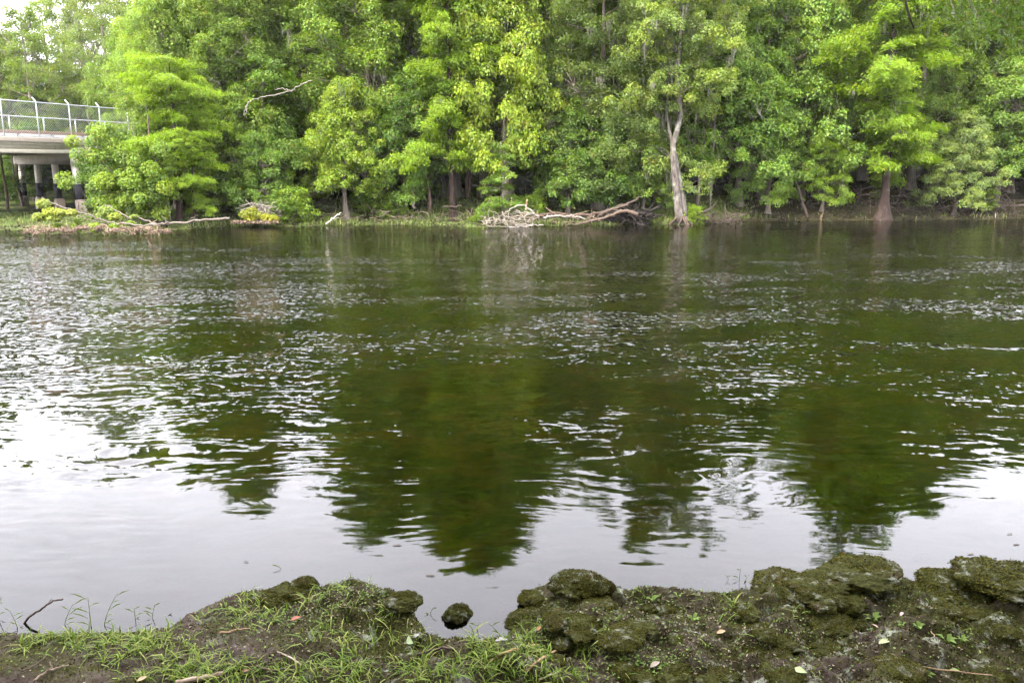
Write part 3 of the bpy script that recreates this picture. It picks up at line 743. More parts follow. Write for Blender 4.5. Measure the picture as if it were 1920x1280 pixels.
e = own_tree('forked_tree', 'pale grey barked tree with fused double trunk and hanging moss at the waterline', 1277, 0.35, None, None, None, None, None)
yt = e.location[1]; xt = e.location[0]; zt = e.location[2]
def rel(u, v, dy=0.0):
    p_ = at(u, v, yt + dy); return (p_[0] - xt, dy, p_[2] - zt)
tb, cb, mb = Buf(), Buf(), Buf(); rg = np.random.default_rng(33)
stemA = [rel(1275, 418), rel(1274, 400), rel(1270, 370), rel(1266, 335), rel(1263, 300), rel(1262, 270), rel(1270, 245), rel(1276, 215), rel(1273, 175), rel(1271, 140), rel(1274, 100), rel(1277, 60), rel(1276, 10), rel(1282, -60), rel(1285, -160), rel(1284, -270)]
stemB = [rel(1283, 418, .12), rel(1283, 400, .12), rel(1280, 370, .12), rel(1273, 335, .14), rel(1268, 305, .15), rel(1262, 275, .2), rel(1255, 245, .3), rel(1250, 215, .4), rel(1252, 180, .5), rel(1246, 140, .6), rel(1236, 95, .8)]
tb.tube(stemA, np.array([.33, .29, .24, .21, .19, .17, .155, .15, .135, .12, .10, .09, .08, .06, .04, .02]), 10, True, .5, .12)
tb.tube(stemB, np.array([.27, .23, .20, .18, .16, .12, .10, .08, .07, .05, .03]), 8, True, .5, .12)
spots = [(1330, 330, .6), (1290, 300, .35), (1215, 300, 1.2), (1190, 262, 1.4), (1165, 285, 1.0), (1230, 275, .9), (1300, 345, -.3), (1255, 320, -.2)]
spots += [(1275 + rg.normal(0, 52), v_, rg.normal(0, 1.3)) for v_ in np.linspace(30, 215, 46)]
spots += [(1280 + rg.normal(0, 70), v_, rg.normal(0, 2.0)) for v_ in np.linspace(-290, 40, 70)]
SA = np.array(stemA)
spots = [(u_, v_, abs(dy) + .7 if abs(u_ - 1272) < 22 and v_ > 40 and int(v_) % 3 else dy) for (u_, v_, dy) in spots]
for (u_, v_, dy) in spots:
    c = np.array(rel(u_, v_, dy)); b0 = SA[np.argmin(np.abs(SA[:, 2] - (c[2] - 0.8)))]
    m_ = (b0 + c) / 2 + (0, 0, .25)
    tb.tube([b0, m_, c], [.022, .014, .006], 4, False)
    for _ in range(6):
        cc = c + rg.normal(0, (.5, .5, .42)); n = 140; g = rg.normal(size=(n, 3)); g /= np.linalg.norm(g, axis=1)[:, None]; g[:, 2] = np.where(g[:, 2] < -.5, -g[:, 2], g[:, 2])
        C = cc + g * (rg.random(n) ** .36)[:, None] * np.array((.55, .55, .5)) * rg.uniform(.6, 1.15)
        leaves(cb, C, .8 * g + (0, 0, .4) + rg.normal(0, .45, (n, 3)), g * (1, 1, 0) + rg.normal(0, .5, (n, 3)) - (0, 0, .4), rg.uniform(.08, .17, n), rg.uniform(.06, .12, n), np.full(n, rg.random()))
    if v_ > -20 and rg.random() < 0.75:
        hang_moss(mb, rg, c - (0, 0.2, .1), rg.uniform(.5, 1.7), rg.uniform(.06, .14), rg.integers(8, 16))
obj('trunk', tb.mesh('forked_trunk', True), M['pale_bark'], e, color=(0.085, 0.076, 0.068))
obj('crown', cb.mesh('forked_crown'), M['leaf'], e, color=(0.125, 0.18, 0.04))
tag(obj('hanging_moss', mb.mesh('forked_moss'), M['moss_hang'], e), kind='stuff')
rb = Buf()
for i in range(14):
    a = rg.uniform(math.pi * .95, math.pi * 2.15); l = rg.uniform(.5, 1.3); q = np.linspace(0, 1, 6)
    pts = np.stack((np.cos(a) * (0.15 + l * q) + rg.normal(0, .04, 6), np.sin(a) * (0.15 + l * q) * .7 + rg.normal(0, .04, 6), .55 * (1 - q) ** 1.6 + .02 - .45 * q ** 3 + rg.normal(0, .03, 6)), 1)
    rb.tube(pts, np.linspace(.075, .025, 6), 6, True)
obj('roots', rb.mesh('forked_roots', True), M['wood'], e, color=(0.06, 0.043, 0.033))

# skyline of the wood as mirrored in the water: picture column -> row where the reflected sky begins
SKY = np.array([(-300, 800), (0, 810), (50, 800), (65, 620), (170, 630), (200, 790), (300, 800), (430, 890), (500, 870), (530, 740), (580, 760), (610, 850), (700, 970), (800, 1000), (850, 1045), (960, 1045), (1000, 960), (1015, 860), (1100, 850), (1200, 900), (1270, 970), (1330, 930), (1385, 800), (1450, 800), (1500, 880), (1600, 970), (1680, 1030), (1780, 1020), (1830, 930), (1860, 890), (2300, 880)], float)
def skyline_h(u, Y):
    v = np.interp(u, SKY[:, 0], SKY[:, 1])
    dep = PITCH + math.atan((v - 640) / FPX)
    return Y * math.tan(dep) - CAM_Z
rf = random.Random(5)
for row, (b0, b1, st, lim) in enumerate([(6, 9.5, 88, 1.0), (11, 16, 100, 0.97), (18, 26, 125, 0.9)]):
    u = -240 + 30 * row
    while u < 2260:
        back = rf.uniform(b0, b1)
        key = rf.choice(['tall_a', 'tall_b', 'tall_b', 'oak', 'tall_a'])
        Hm = skyline_h(u, 52 + back) * lim
        Hs = skyline_h(u - 60, 52 + back), skyline_h(u + 60, 52 + back)
        Hm = min(Hm, Hs[0] + 3, Hs[1] + 3) * rf.uniform(0.84, 1.0)
        g_ = rf.choice([MG, (0.112, 0.178, 0.028), (0.10, 0.162, 0.024), (0.13, 0.192, 0.032), (0.085, 0.142, 0.022)])
        if u < 240: g_ = (0.10, 0.155, 0.035)  # greyer leaf colour stands in for haze behind the bridge
        if not (u < 330 and row == 0):
            plant(key, 'forest_tree', ['tree crowding close behind the front row of the far bank wood', 'taller tree in the second rank of the far bank wood', 'tree deep in the far bank wood behind all others'][row], u, back + (16 if u < 300 else 0), Hm, g_, rf.choice([(0.08, 0.065, 0.05), (0.11, 0.095, 0.08), (0.06, 0.05, 0.04)]), group=['close rank of the far wood', 'second rank of the far wood', 'deep rank of the far wood'][row], wide=0.9, rz=rf.uniform(0, 6.28))
        u += st * rf.uniform(0.8, 1.2)
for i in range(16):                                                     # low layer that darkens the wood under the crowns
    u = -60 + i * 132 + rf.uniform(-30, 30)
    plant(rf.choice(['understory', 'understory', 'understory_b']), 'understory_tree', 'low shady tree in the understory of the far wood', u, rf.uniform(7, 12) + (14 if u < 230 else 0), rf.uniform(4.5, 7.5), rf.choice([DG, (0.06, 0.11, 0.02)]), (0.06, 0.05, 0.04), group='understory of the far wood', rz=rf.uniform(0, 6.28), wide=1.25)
# slim stems between the big trunks
for i in range(46):
    u = rf.uniform(-40, 1900); back = rf.uniform(3.0, 9) + (16 if u < 230 else 0)
    x0 = at(u, 400, 50)[0] / 50; Y = 50.0
    for _ in range(6): Y = float(y_far(x0 * Y)) + back
    b_ = Buf(); hh = rf.uniform(5, 9); q = np.linspace(0, 1, 7)
    b_.tube(np.stack((np.cumsum(RNG.normal(0, .12, 7)), np.cumsum(RNG.normal(0, .12, 7)), q * hh - .2), 1), np.linspace(rf.uniform(.05, .15), .03, 7), 7, True, .5, .1)
    for _ in range(3):
        z_ = rf.uniform(.4, .9) * hh; a = rf.uniform(0, 6.28); l = rf.uniform(.5, 1.4)
        b_.tube([(0, 0, z_), (math.cos(a) * l * .5, math.sin(a) * l * .5, z_ + .15 * l), (math.cos(a) * l, math.sin(a) * l, z_ + .5 * l)], [.03, .02, .008], 4, False)
    o = obj('slim_trunk', b_.mesh('slim_trunk', True), M['bark'], loc=(x0 * Y, Y, gz(x0 * Y, Y)), color=rf.choice([(.07, .055, .045), (.12, .10, .085), (.10, .07, .055)]))
    tag(o, 'slim bare stem in the shade under the far wood', 'tree trunk', 'slim stems under the far wood')

# the wood beyond: one mass that closes the view between the stems
rg = np.random.default_rng(77); fb = Buf(); n = 80000
C = np.stack((rg.uniform(-95, 95, n), rg.uniform(84, 104, n), rg.random(n) ** 0.9 * 13), 1); C[:, 2] *= 0.6 + 0.7 * fbm(C[:, 0] * .25, C[:, 1] * .2, 3); C[:, 2] += 1.2
leaves(fb, C, rg.normal(0, .6, (n, 3)) + (0, -.3, .6), rg.normal(0, 1, (n, 3)), rg.uniform(.36, .72, n), rg.uniform(.25, .55, n), rg.random(n))
tag(obj('distant_wood', fb.mesh('distant_wood'), M['leaf'], color=DG), 'dark mass of foliage deep behind the trees', 'wood', kind='stuff')

# near bank trees behind the viewer, whose crowns shade the foreground
for i, (x, y, H, key) in enumerate([(-6.5, 1.2, 18, 'tall_a'), (0.8, -2.6, 20, 'tall_b'), (7.0, 1.0, 18, 'tall_a'), (-3.5, -8, 19, 'tall_a'), (6, -8, 20, 'tall_b')]):
    plant(key, 'near_bank_tree', 'tall tree behind the viewer on the near bank', 0, 0, H, MG, group='trees behind the viewer', xy=(x, y), rz=i * 1.3)

# ------------------------------------------------------------------ bridge
bd = np.array((math.sin(math.radians(21)), math.cos(math.radians(21)), 0.0)); bn = np.array((-bd[1], bd[0], 0.0)); UZ = np.array((0, 0, 1.0))
B0 = at(11, 256, 56.0); zd = B0[2]; SPC = 2.64; DW = 12.5
def bp(t, o, z): return np.array((B0[0], B0[1], 0)) + bd * t + bn * o + np.array((0, 0, zd + z))
bridge = empty('road_bridge', (B0[0], B0[1], 0)); tag(bridge, 'concrete girder bridge with chain link fence at the left edge', 'bridge')
def bpart(name, buf, mat, col=None, parent=None, smooth=False):
    o = obj(name, buf.mesh(name, smooth), mat, parent or bridge, color=col)
    if (parent or bridge) is bridge: o.location = -bridge.location
    return o
T0, T1 = -62.0, 33.0; TM, TH = (T0 + T1) / 2, (T1 - T0) / 2
CONC, CREAM = (0.30, 0.26, 0.21), (0.44, 0.41, 0.34)
bpart('deck', Buf().box(bp(TM, DW / 2, -0.15), bd, bn, UZ, TH, DW / 2, 0.15, 0.02), M['concrete'], CONC)
spans = [(-62, -43.2), (-43, -18.8), (-18.6, 5.35), (5.55, 33)]
for sp0, sp1 in spans:
    for o_ in (0.45, 4.3, 8.2, 12.0):
        b_ = Buf(); m_, h_ = (sp0 + sp1) / 2, (sp1 - sp0) / 2
        b_.box(bp(m_, o_, -0.38), bd, bn, UZ, h_, 0.30, 0.077, 0.015)
        b_.box(bp(m_, o_, -0.62), bd, bn, UZ, h_, 0.16, 0.18)
        b_.box(bp(m_, o_, -0.92), bd, bn, UZ, h_, 0.30, 0.12, 0.03)
        bpart('girder', b_, M['concrete'], CREAM)
t = T0 + 1.3
while t < T1 - 1:
    bpart('kerb_block', Buf().box(bp(t, 0.62, 0.12), bd, bn, UZ, 1.22, 0.12, 0.118, 0.015), M['concrete'], (0.42, 0.43, 0.44)); t += SPC
bpart('parapet_beam', Buf().box(bp(TM, 0.72, 0.35), bd, bn, UZ, TH, 0.15, 0.11, 0.02), M['concrete'], (0.20, 0.13, 0.09))
bpart('far_parapet', Buf().box(bp(TM, DW - .3, 0.35), bd, bn, UZ, TH, 0.15, 0.35, 0.02), M['concrete'], CONC)
FH = 2.34
for i in range(-9, 12):
    t = i * SPC
    b_ = Buf(); b_.tube([bp(t, .12, -.02), bp(t, .12, FH), bp(t, .14, FH + .06), bp(t, .42, FH + .34)], [.045, .045, .043, .03], 8, True)
    bpart('fence_post', b_, M['steel'], smooth=True)
    b_ = Buf(); b_.tube([bp(t + .95, .72, .44), bp(t + .95, .72, 1.38)], .04, 8, True); bpart('rail_post', b_, M['steel'], smooth=True)
    b_ = Buf(); hw = SPC / 2; n_ = 30; w_ = .004
    for sg in (-1, 1):                                     # crossing wires of one bay
        for q in range(-n_, n_):
            x0_, x1_ = q * .175, q * .175 + (FH - .1)
            if sg < 0: x0_, x1_ = x1_, x0_
            za, zb = .05, FH - .05
            lo, hi = 0, SPC
            def clip(xa, zA, xb, zB):
                if xa == xb: return None
                ta, tb_ = sorted(((lo - xa) / (xb - xa), (hi - xa) / (xb - xa))); ta, tb_ = max(0, ta), min(1, tb_)
                return None if ta >= tb_ else ((xa + (xb - xa) * ta, zA + (zB - zA) * ta), (xa + (xb - xa) * tb_, zA + (zB - zA) * tb_))
            c_ = clip(x0_, za, x1_, zb)
            if c_ is None: continue
            (xa, zA), (xb, zB) = c_
            p0_, p1_ = bp(t + xa, .12, zA), bp(t + xb, .12, zB); dv = np.array((0, 0, w_)) + bd * w_ * -sg
            b_.add([p0_ - dv, p0_ + dv, p1_ + dv, p1_ - dv], [(0, 1, 2, 3)])
    tag(bpart('chain_link_panel', b_, M['steel']), kind='stuff')
for nm, o_, z_ in (('top_rail', .12, FH), ('hand_rail', .72, 1.38)):
    b_ = Buf(); b_.tube([bp(T0, o_, z_), bp(T1, o_, z_)], .035, 8, True); bpart(nm, b_, M['steel'], smooth=True)
cn = np.array((-.72, .69, 0)); cn /= np.linalg.norm(cn); cd = np.array((cn[1], -cn[0], 0))
for tp_ in (5.45, -18.7, -43.1):
    c0 = bp(tp_, 0.1, -1.04 - .38); L_ = 13.4
    bpart('pier_cap', Buf().box(c0 + cn * L_ / 2, cn, cd, UZ, L_ / 2, .45, .375, .03), M['concrete'], (0.52, 0.46, 0.40))
    for j, f in enumerate((.6, 4.7, 8.7, 12.6)):
        top = c0 + cn * f - (0, 0, .37); bat = (-.62, -.25, .25, .5)[j]
        g0 = gz(top[0], top[1]); base_ = np.array((top[0], top[1], g0 - .4)) + cn * bat * 1.0
        def along(z): return base_ + (top - base_) * ((z - base_[2]) / (top[2] - base_[2]))
        b_ = Buf(); b_.tube([along(2.25), along(top[2])], .245, 4, True); pile = bpart('pile', b_, M['concrete'], (0.74, 0.69, 0.61))
        b_ = Buf(); b_.tube([along(1.05), along(2.25)], .25, 4, True); o = obj('black_band', b_.mesh('black_band'), M['concrete'], pile, color=(0.02, 0.02, 0.025))
        bl = along(.4); b_ = Buf(); b_.box((bl[0], bl[1], (1.05 + base_[2]) / 2), cn, cd, UZ, .30, .30, (1.05 - base_[2]) / 2, .03)
        b_.tube([along(1.04), along(1.12)], .34, 10, True); o = obj('footing_block', b_.mesh('footing_block'), M['concrete'], pile, color=(0.36, 0.29, 0.23))
# end of the bridge: a pale riprap slope seen through the leaves
ab = bp(33.4, DW / 2, 0)
b_ = Buf(); b_.box((ab[0], ab[1], 2.2), bd, bn, UZ, .6, DW / 2 + .4, 3.2, .04)
bpart('abutment', b_, M['concrete'], (0.42, 0.40, 0.38))

# ------------------------------------------------------------------ far bank: wood, brush, grass
def wood_thing(name, label, cat, polys, depth_back, color, group=None, sides=7, wob=.12, mat='wood', yoff=None):
    """polys: list of (picture points, start radius px, end radius px) all lying near one depth"""
    b_ = Buf(); u0 = polys[0][0][0][0]; x0 = at(u0, 415, 50)[0] / 50; Y = 50.0
    for _ in range(8): Y = float(y_far(x0 * Y)) + depth_back
    for pts, ra, rb_ in polys:
        P = np.array([at(p[0], p[1], Y + (p[2] if len(p) > 2 else 0)) for p in pts])
        # smooth through the picture points
        q = np.linspace(0, len(P) - 1, (len(P) - 1) * 4 + 1); P = np.stack([np.interp(q, np.arange(len(P)), P[:, i]) for i in range(3)], 1)
        for _ in range(2): P[1:-1] = (P[:-2] + 2 * P[1:-1] + P[2:]) / 4
        P[1:-1] += RNG.normal(0, .028, P[1:-1].shape)
        b_.tube(P, np.linspace(ra, rb_, len(P)) * RNG.uniform(.8, 1.08, len(P)) * Y / FPX, sides, True, .5, .35)
    o = obj(name, b_.mesh(name, True), M[mat], color=color); tag(o, label, cat, group)
    return o
def zp(pts, ox, oy, sc): return [(ox + p[0] / sc, oy + p[1] / sc, *(p[2:])) for p in pts]
D = lambda *p: zp(p, 880, 340, 5.333)
wood_thing('driftwood_log', 'smooth brown log slanting up from the water to the dark root mass', 'driftwood', [(D((960, 440), (1080, 428), (1200, 405), (1320, 375), (1420, 342), (1520, 305), (1600, 300), (1680, 330)), 1.2, 4.6), (D((1200, 405), (1260, 372), (1300, 340), (1330, 300)), 1.4, .5), (D((1420, 342), (1380, 320), (1360, 280)), 1.0, .3)], -.2, (0.07, 0.051, 0.038))
wood_thing('driftwood_log', 'dark rotten log rising highest at the right of the driftwood', 'driftwood', [(D((1200, 372), (1290, 325), (1400, 288), (1500, 255), (1600, 222), (1680, 180), (1712, 150)), 5.0, 1.4), (D((1560, 240), (1640, 200), (1660, 170)), 2.4, .6)], .5, (0.045, 0.033, 0.026))
wood_thing('driftwood_log', 'forked brown log lying between the dark log and the smooth log', 'driftwood', [(D((1290, 352), (1340, 318), (1400, 285), (1480, 262), (1590, 235)), 2.6, 2.0), (D((1420, 282), (1540, 300), (1640, 290)), 2.0, 1.0)], .2, (0.06, 0.044, 0.033))
wood_thing('driftwood_log', 'long red brown log lying flat behind the white branch', 'driftwood', [(D((690, 345), (780, 325), (900, 322), (1000, 340), (1120, 340), (1300, 322)), 3.4, 2.6)], .5, (0.055, 0.036, 0.027))
wood_thing('driftwood_branch', 'bleached white branch lying along the middle of the driftwood', 'driftwood', [(D((735, 372), (800, 362), (880, 342), (980, 348), (1060, 345), (1110, 360), (1160, 378)), 2.2, 1.6), (D((960, 350), (985, 385)), .8, .4)], .1, (0.18, 0.165, 0.145))
wood_thing('driftwood_branch', 'bleached arched branch curving over the left end of the driftwood', 'driftwood', [(D((345, 322), (400, 290), (455, 255), (530, 235), (575, 258), (620, 300), (700, 358)), 1.1, 2.0), (D((470, 285), (520, 315), (600, 312), (650, 325)), 1.2, 1.4), (D((485, 388), (530, 355), (585, 338), (640, 322)), 1.3, 1.3)], .0, (0.18, 0.165, 0.145))
wood_thing('driftwood_branch', 'tan branch slanting from the arched branch down to the left', 'driftwood', [(D((430, 362), (500, 345), (570, 325), (640, 312)), 1.6, 1.3), (D((410, 250), (430, 215), (418, 160)), .8, .4)], .25, (0.19, 0.155, 0.11))
wood_thing('driftwood_branch', 'grey white stick floating at the waterline before the driftwood', 'driftwood', [(D((395, 462), (470, 460), (560, 454), (640, 448)), 1.2, .9), (D((460, 444), (560, 432), (660, 438), (745, 438)), 1.3, .9)], -.5, (0.25, 0.23, 0.21))
wood_thing('driftwood_branch', 'dark wet stick at the left waterline end of the driftwood', 'driftwood', [(D((175, 448), (260, 455), (330, 458), (400, 462)), 1.3, .9)], -.4, (0.10, 0.085, 0.075))
wood_thing('upright_stake', 'short upright stub behind the arched branch', 'driftwood', [(D((560, 290), (570, 240), (575, 180)), 1.7, 1.2)], .6, (0.30, 0.22, 0.13))
rg = np.random.default_rng(41)
def tangle(name, label, cat, boxpx, n, ln, rpx, back, color, mat='wood', flat=.6, kind='stuff'):
    b_ = Buf(); u0, v0, u1, v1 = boxpx; x0 = at((u0 + u1) / 2, 415, 50)[0] / 50; Y = 50.0
    for _ in range(8): Y = float(y_far(x0 * Y)) + back
    for _ in range(n):
        u, v = rg.uniform(u0, u1), v0 + (v1 - v0) * rg.random() ** .8
        c = at(u, v, Y + rg.normal(0, .45)); a = rg.uniform(0, 6.28); l = ln * rg.uniform(.4, 1.3) * Y / FPX
        dv = np.array((math.cos(a), .5 * rg.normal(), flat * math.sin(a))); q = np.linspace(-.5, .5, 6); cv = rg.normal(0, .35, 3)
        P = c + q[:, None] * dv * l + (q ** 2)[:, None] * cv * l + rg.normal(0, .012, (6, 3)); P[:, 2] = np.maximum(P[:, 2], -.05)
        b_.tube(P, np.linspace(1, .4, 6) * rpx * rg.uniform(.5, 1.4) * Y / FPX, 5, False)
    o = obj(name, b_.mesh(name, True), M[mat], color=color); tag(o, label, cat, kind=kind); return o
tangle('stick_tangle', 'tangle of bleached twigs at the left end of the driftwood', 'twigs', (905, 396, 1000, 424), 85, 34, .75, .1, (0.18, 0.16, 0.13))
tangle('twig_tangle', 'thin brown twigs scattered between the driftwood logs', 'twigs', (985, 396, 1130, 420), 60, 26, .55, .1, (0.20, 0.15, 0.11))
tangle('root_mass', 'dark tangled root mass under the raised end of the driftwood logs', 'roots', (1140, 394, 1216, 420), 150, 40, 2.2, .6, (0.014, 0.011, 0.009))
tangle('root_pile', 'dark pile of roots and sticks right of the pale forked trunk', 'roots', (1292, 398, 1388, 418), 110, 26, .9, -.1, (0.055, 0.04, 0.032))
tangle('exposed_roots', 'tangled tree roots over the dark bank at the right', 'roots', (1440, 352, 1920, 408), 300, 60, .7, 2.0, (0.042, 0.031, 0.025))
tangle('bank_sticks', 'thin sticks strewn along the middle of the far bank', 'twigs', (560, 396, 890, 416), 70, 34, .6, 1.0, (0.14, 0.11, 0.085))
wood_thing('curved_stub', 'dark horn shaped log stub on the root pile by the grass mound', 'driftwood', [([(1312, 399), (1322, 396), (1332, 391), (1340, 384), (1345, 377)], 3.6, .8)], .3, (0.055, 0.045, 0.035))
wood_thing('snag', 'broken pale snag at the waterline left of the flared cypress', 'driftwood', [([(1540, 420), (1541, 408), (1543, 396)], 3.0, .6), ([(1541, 412), (1537, 402)], 1.5, .4)], .0, (0.10, 0.075, 0.045))
wood_thing('crooked_trunk', 'crooked dark stem leaning down the bank left of the snag', 'driftwood', [([(1492, 342), (1497, 356), (1503, 372), (1508, 390), (1514, 412)], 2.2, 3.2)], 1.0, (0.045, 0.034, 0.028))
wood_thing('fallen_log', 'long thin log lying on the bank at the right edge', 'driftwood', [([(1855, 388, 1.4), (1890, 385, 1.2), (1940, 384, 1.0)], 2.0, 2.4)], .6, (0.06, 0.046, 0.038))
wood_thing('white_stick', 'pale forked stick slanting out of the water left of the bright maple trunk', 'driftwood', [([(611, 421), (620, 413), (632, 404), (640, 399)], 1.4, .8), ([(622, 411), (636, 408)], .9, .4)], -.1, (0.42, 0.38, 0.32))
wood_thing('fallen_log', 'short dark log beside the middle cypress trunk', 'driftwood', [([(830, 388), (848, 387), (866, 386)], 1.8, 1.2)], 2.2, (0.09, 0.07, 0.055))
wood_thing('broken_stem', 'pale broken stem standing between the thick trunk and the middle cypress', 'tree trunk', [([(777, 391), (776, 370), (774, 350), (775, 328)], 2.6, 1.8)], 2.4, (0.20, 0.17, 0.14))
dl = wood_thing('dead_limb', None, None, [([(584, 152), (565, 160), (545, 170), (520, 178), (495, 181), (472, 186), (462, 198), (456, 217)], 1.15, .8), ([(463, 197), (463, 208), (460, 219)], 1.2, .5), ([(545, 170), (530, 166), (515, 168)], 1.0, .4)], .2, (0.17, 0.155, 0.135))
lt = [o for o in bpy.data.objects if o.get('label', '').startswith('dark green layered tree')][0]
dl.parent = lt; dl.matrix_parent_inverse = lt.matrix_basis.inverted(); dl['label'] = 'bleached dead limb without leaves'

def leaf_heap(name, label, cat, blobs, back, color, mat, n_per, ln, parent=None, kind=None):
    b_ = Buf(); x0 = at(blobs[0][0], 415, 50)[0] / 50; Y = 50.0
    for _ in range(8): Y = float(y_far(x0 * Y)) + back
    for (u, v, ru, rv) in blobs:
        n = n_per; g = rg.normal(size=(n, 3)); g /= np.linalg.norm(g, axis=1)[:, None]
        C = at(u, v, Y) + g * (rg.random(n) ** .4)[:, None] * np.array((ru, ru, rv)) * Y / FPX
        C[:, 2] = np.maximum(C[:, 2], .02)
        leaves(b_, C, .5 * g + (0, -.1, .6) + rg.normal(0, .45, (n, 3)), rg.normal(0, .8, (n, 3)) - (0, 0, .3), rg.uniform(.6, 1.3, n) * ln, rg.uniform(.4, .8, n) * ln, np.full(n, rg.random()))
    o = obj(name, b_.mesh(name), M[mat], parent, color=color)
    if label: tag(o, label, cat, kind=kind)
    return o
F_ = lambda *p: zp(p, 0, 170, 4.413)
ft = wood_thing('fallen_tree', 'fallen tree with pale limbs and yellow green leaves lying in the water at left', 'fallen tree', [(F_((350, 880), (400, 910), (470, 952), (620, 990), (720, 1022), (800, 1055), (890, 1088)), .9, 1.6), (F_((1330, 1105), (1400, 1098), (1560, 1088), (1750, 1066), (1900, 1060)), 1.8, 2.6), (F_((890, 1088), (1000, 1105), (1150, 1110), (1330, 1105)), 1.5, 1.9), (F_((470, 952), (430, 985), (400, 1000)), .8, .3), (F_((620, 990), (640, 960), (690, 945)), .7, .3), (F_((1560, 1088), (1590, 1050), (1640, 1030)), .8, .3), (F_((1400, 1098), (1370, 1060), (1330, 1040)), .9, .3)], -.9, (0.105, 0.09, 0.074))
wood_thing('limb', None, None, [(F_((860, 955), (910, 960), (990, 1010), (1080, 1062), (1140, 1100)), 1.2, 2.0), (F_((1140, 1052), (1210, 1072), (1300, 1104)), 1.4, 2.0), (F_((640, 1030), (760, 1075), (900, 1110)), .8, 1.2)], -.9, (0.105, 0.09, 0.074)).parent = ft
leaf_heap('foliage', None, None, [(*F_((360, 935))[0], 13, 9), (*F_((420, 1000))[0], 15, 9), (*F_((330, 1045))[0], 14, 8), (*F_((500, 1010))[0], 12, 8), (*F_((590, 1010))[0], 10, 7), (*F_((450, 1055))[0], 14, 7)], -1.0, (0.19, 0.235, 0.05), 'leaf', 420, .15, ft)
leaf_heap('foliage', None, None, [(*F_((880, 990))[0], 14, 9), (*F_((850, 1035))[0], 12, 8), (*F_((950, 1040))[0], 13, 8), (*F_((1110, 1045))[0], 8, 4)], -1.0, (0.16, 0.21, 0.05), 'leaf', 360, .15, ft)
leaf_heap('foliage', None, None, [(*F_((640, 1130))[0], 13, 10), (*F_((790, 1135))[0], 13, 10), (*F_((640, 1080))[0], 8, 5), (*F_((480, 1120))[0], 11, 6), (*F_((950, 1120))[0], 10, 5), (*F_((1080, 1100))[0], 9, 5)], -1.6, (0.15, 0.22, 0.035), 'leaf', 380, .14, ft)
leaf_heap('dead_leaf_raft', 'brown raft of dead leaves and twigs caught under the fallen tree', 'debris', [(u_ + rg.normal(0, 5), 433 - 4 * math.sin((u_ - 40) / 85) + rg.normal(0, 2.2), rg.uniform(6, 15), rg.uniform(2.5, 6.5)) for u_ in range(52, 305, 9)], -1.6, (0.2, 0.14, 0.09), 'debris', 170, .085, kind='stuff')
tangle('raft_twigs', 'twigs sticking out of the brown leaf raft by the fallen tree', 'twigs', (50, 420, 300, 438), 110, 24, .6, -1.6, (0.26, 0.19, 0.14))
tangle('brush_heap', 'heap of grey dead brush on the far bank left of the bright maple', 'brush', (466, 380, 534, 402), 70, 40, .7, .5, (0.28, 0.25, 0.22))
leaf_heap('yellow_herbs', 'yellow green weeds growing in front of the grey brush heap', 'weeds', [(u_, v_, 12, 8) for u_, v_ in ((460, 402), (472, 396), (484, 404), (498, 408), (512, 410), (470, 410))], -.1, (0.20, 0.22, 0.03), 'leaf', 240, .14, kind='stuff')
leaf_heap('dead_leaf_heap', 'pinkish brown dead leaves at the waterline below the brush heap', 'debris', [(u_, 416, 12, 4) for u_ in range(442, 525, 12)], -.4, (0.3, 0.2, 0.15), 'debris', 160, .12, kind='stuff')
for (u, back, H, lab) in ((545, 1.4, 2.0, 'green shrub right of the grey brush heap'), (735, 2.4, 1.5, 'small round shrub right of the thick dark trunk'), (1300, .5, 1.0, 'little yellowish bush at the foot of the pale forked trunk'), (700, 3.5, 1.6, 'dark shrub at the foot of the thick dark trunk'), (1000, 2.6, 1.3, 'low shrub behind the white arched branch'), (1845, 1.6, 1.4, 'low shrub on the dark bank near the right edge')):
    plant('shrub', 'shrub', lab, u, back, H, BG if u != 1300 else YG, cat='shrub', wide=1.2, rz=u * .1)

# ground cover of the far bank
def blades(buf, B, ln, wd, lean, rg_, curl=.5):
    n = len(B); a = rg_.uniform(0, 6.283, n); d = np.stack((np.cos(a), np.sin(a), np.zeros(n)), 1); sd_ = np.stack((-d[:, 1], d[:, 0], np.zeros(n)), 1)
    V = []
    for f, wf in ((0, .7), (.4, 1.0), (.75, .75), (1.0, .08)):
        h = ln * f * np.cos(lean * f); o = ln * f * np.sin(lean * f) * (.6 + curl * f)
        p = B + d * o[:, None] + np.stack((0 * h, 0 * h, h), 1)
        V.append(p - sd_ * (wd * wf * .5)[:, None]); V.append(p + sd_ * (wd * wf * .5)[:, None])
    V = np.stack(V, 1).reshape(-1, 3); b = (np.arange(n) * 8)[:, None]
    F = np.concatenate([b + np.array([[0, 1, 3, 2]]), b + np.array([[2, 3, 5, 4]]), b + np.array([[4, 5, 7, 6]])])
    buf.add(V, F)
rg = np.random.default_rng(51)
gb = Buf(); n = 26000
x = rg.uniform(-44, 44, n); y = y_far(x) + .05 + rg.random(n) ** 1.6 * 12
den = fbm(x * .35, y * .5, 4); keep = (den > .47) & ~((x > 15.5) & (rg.random(n) < .85))
x, y = x[keep], y[keep]; z = ground(x, y)[0]
hh = .10 + .26 * np.clip((den[keep] - .45) * 5, 0, 1)
blades(gb, np.stack((x, y, z - .02), 1), hh * rg.uniform(.6, 1.4, len(x)), rg.uniform(.02, .05, len(x)), rg.uniform(.3, 1.2, len(x)), rg)
m = 9000                                                   # the grassy mound right of the forked tree and the flat under the bridge
pu = np.where(rg.random(m) < .5, rg.normal(1345, 45, m), rg.normal(1200, 40, m)); x = (pu - 960) / FPX * 54; y = y_far(x) + .3 + rg.random(m) * 3.5; z = ground(x, y)[0]
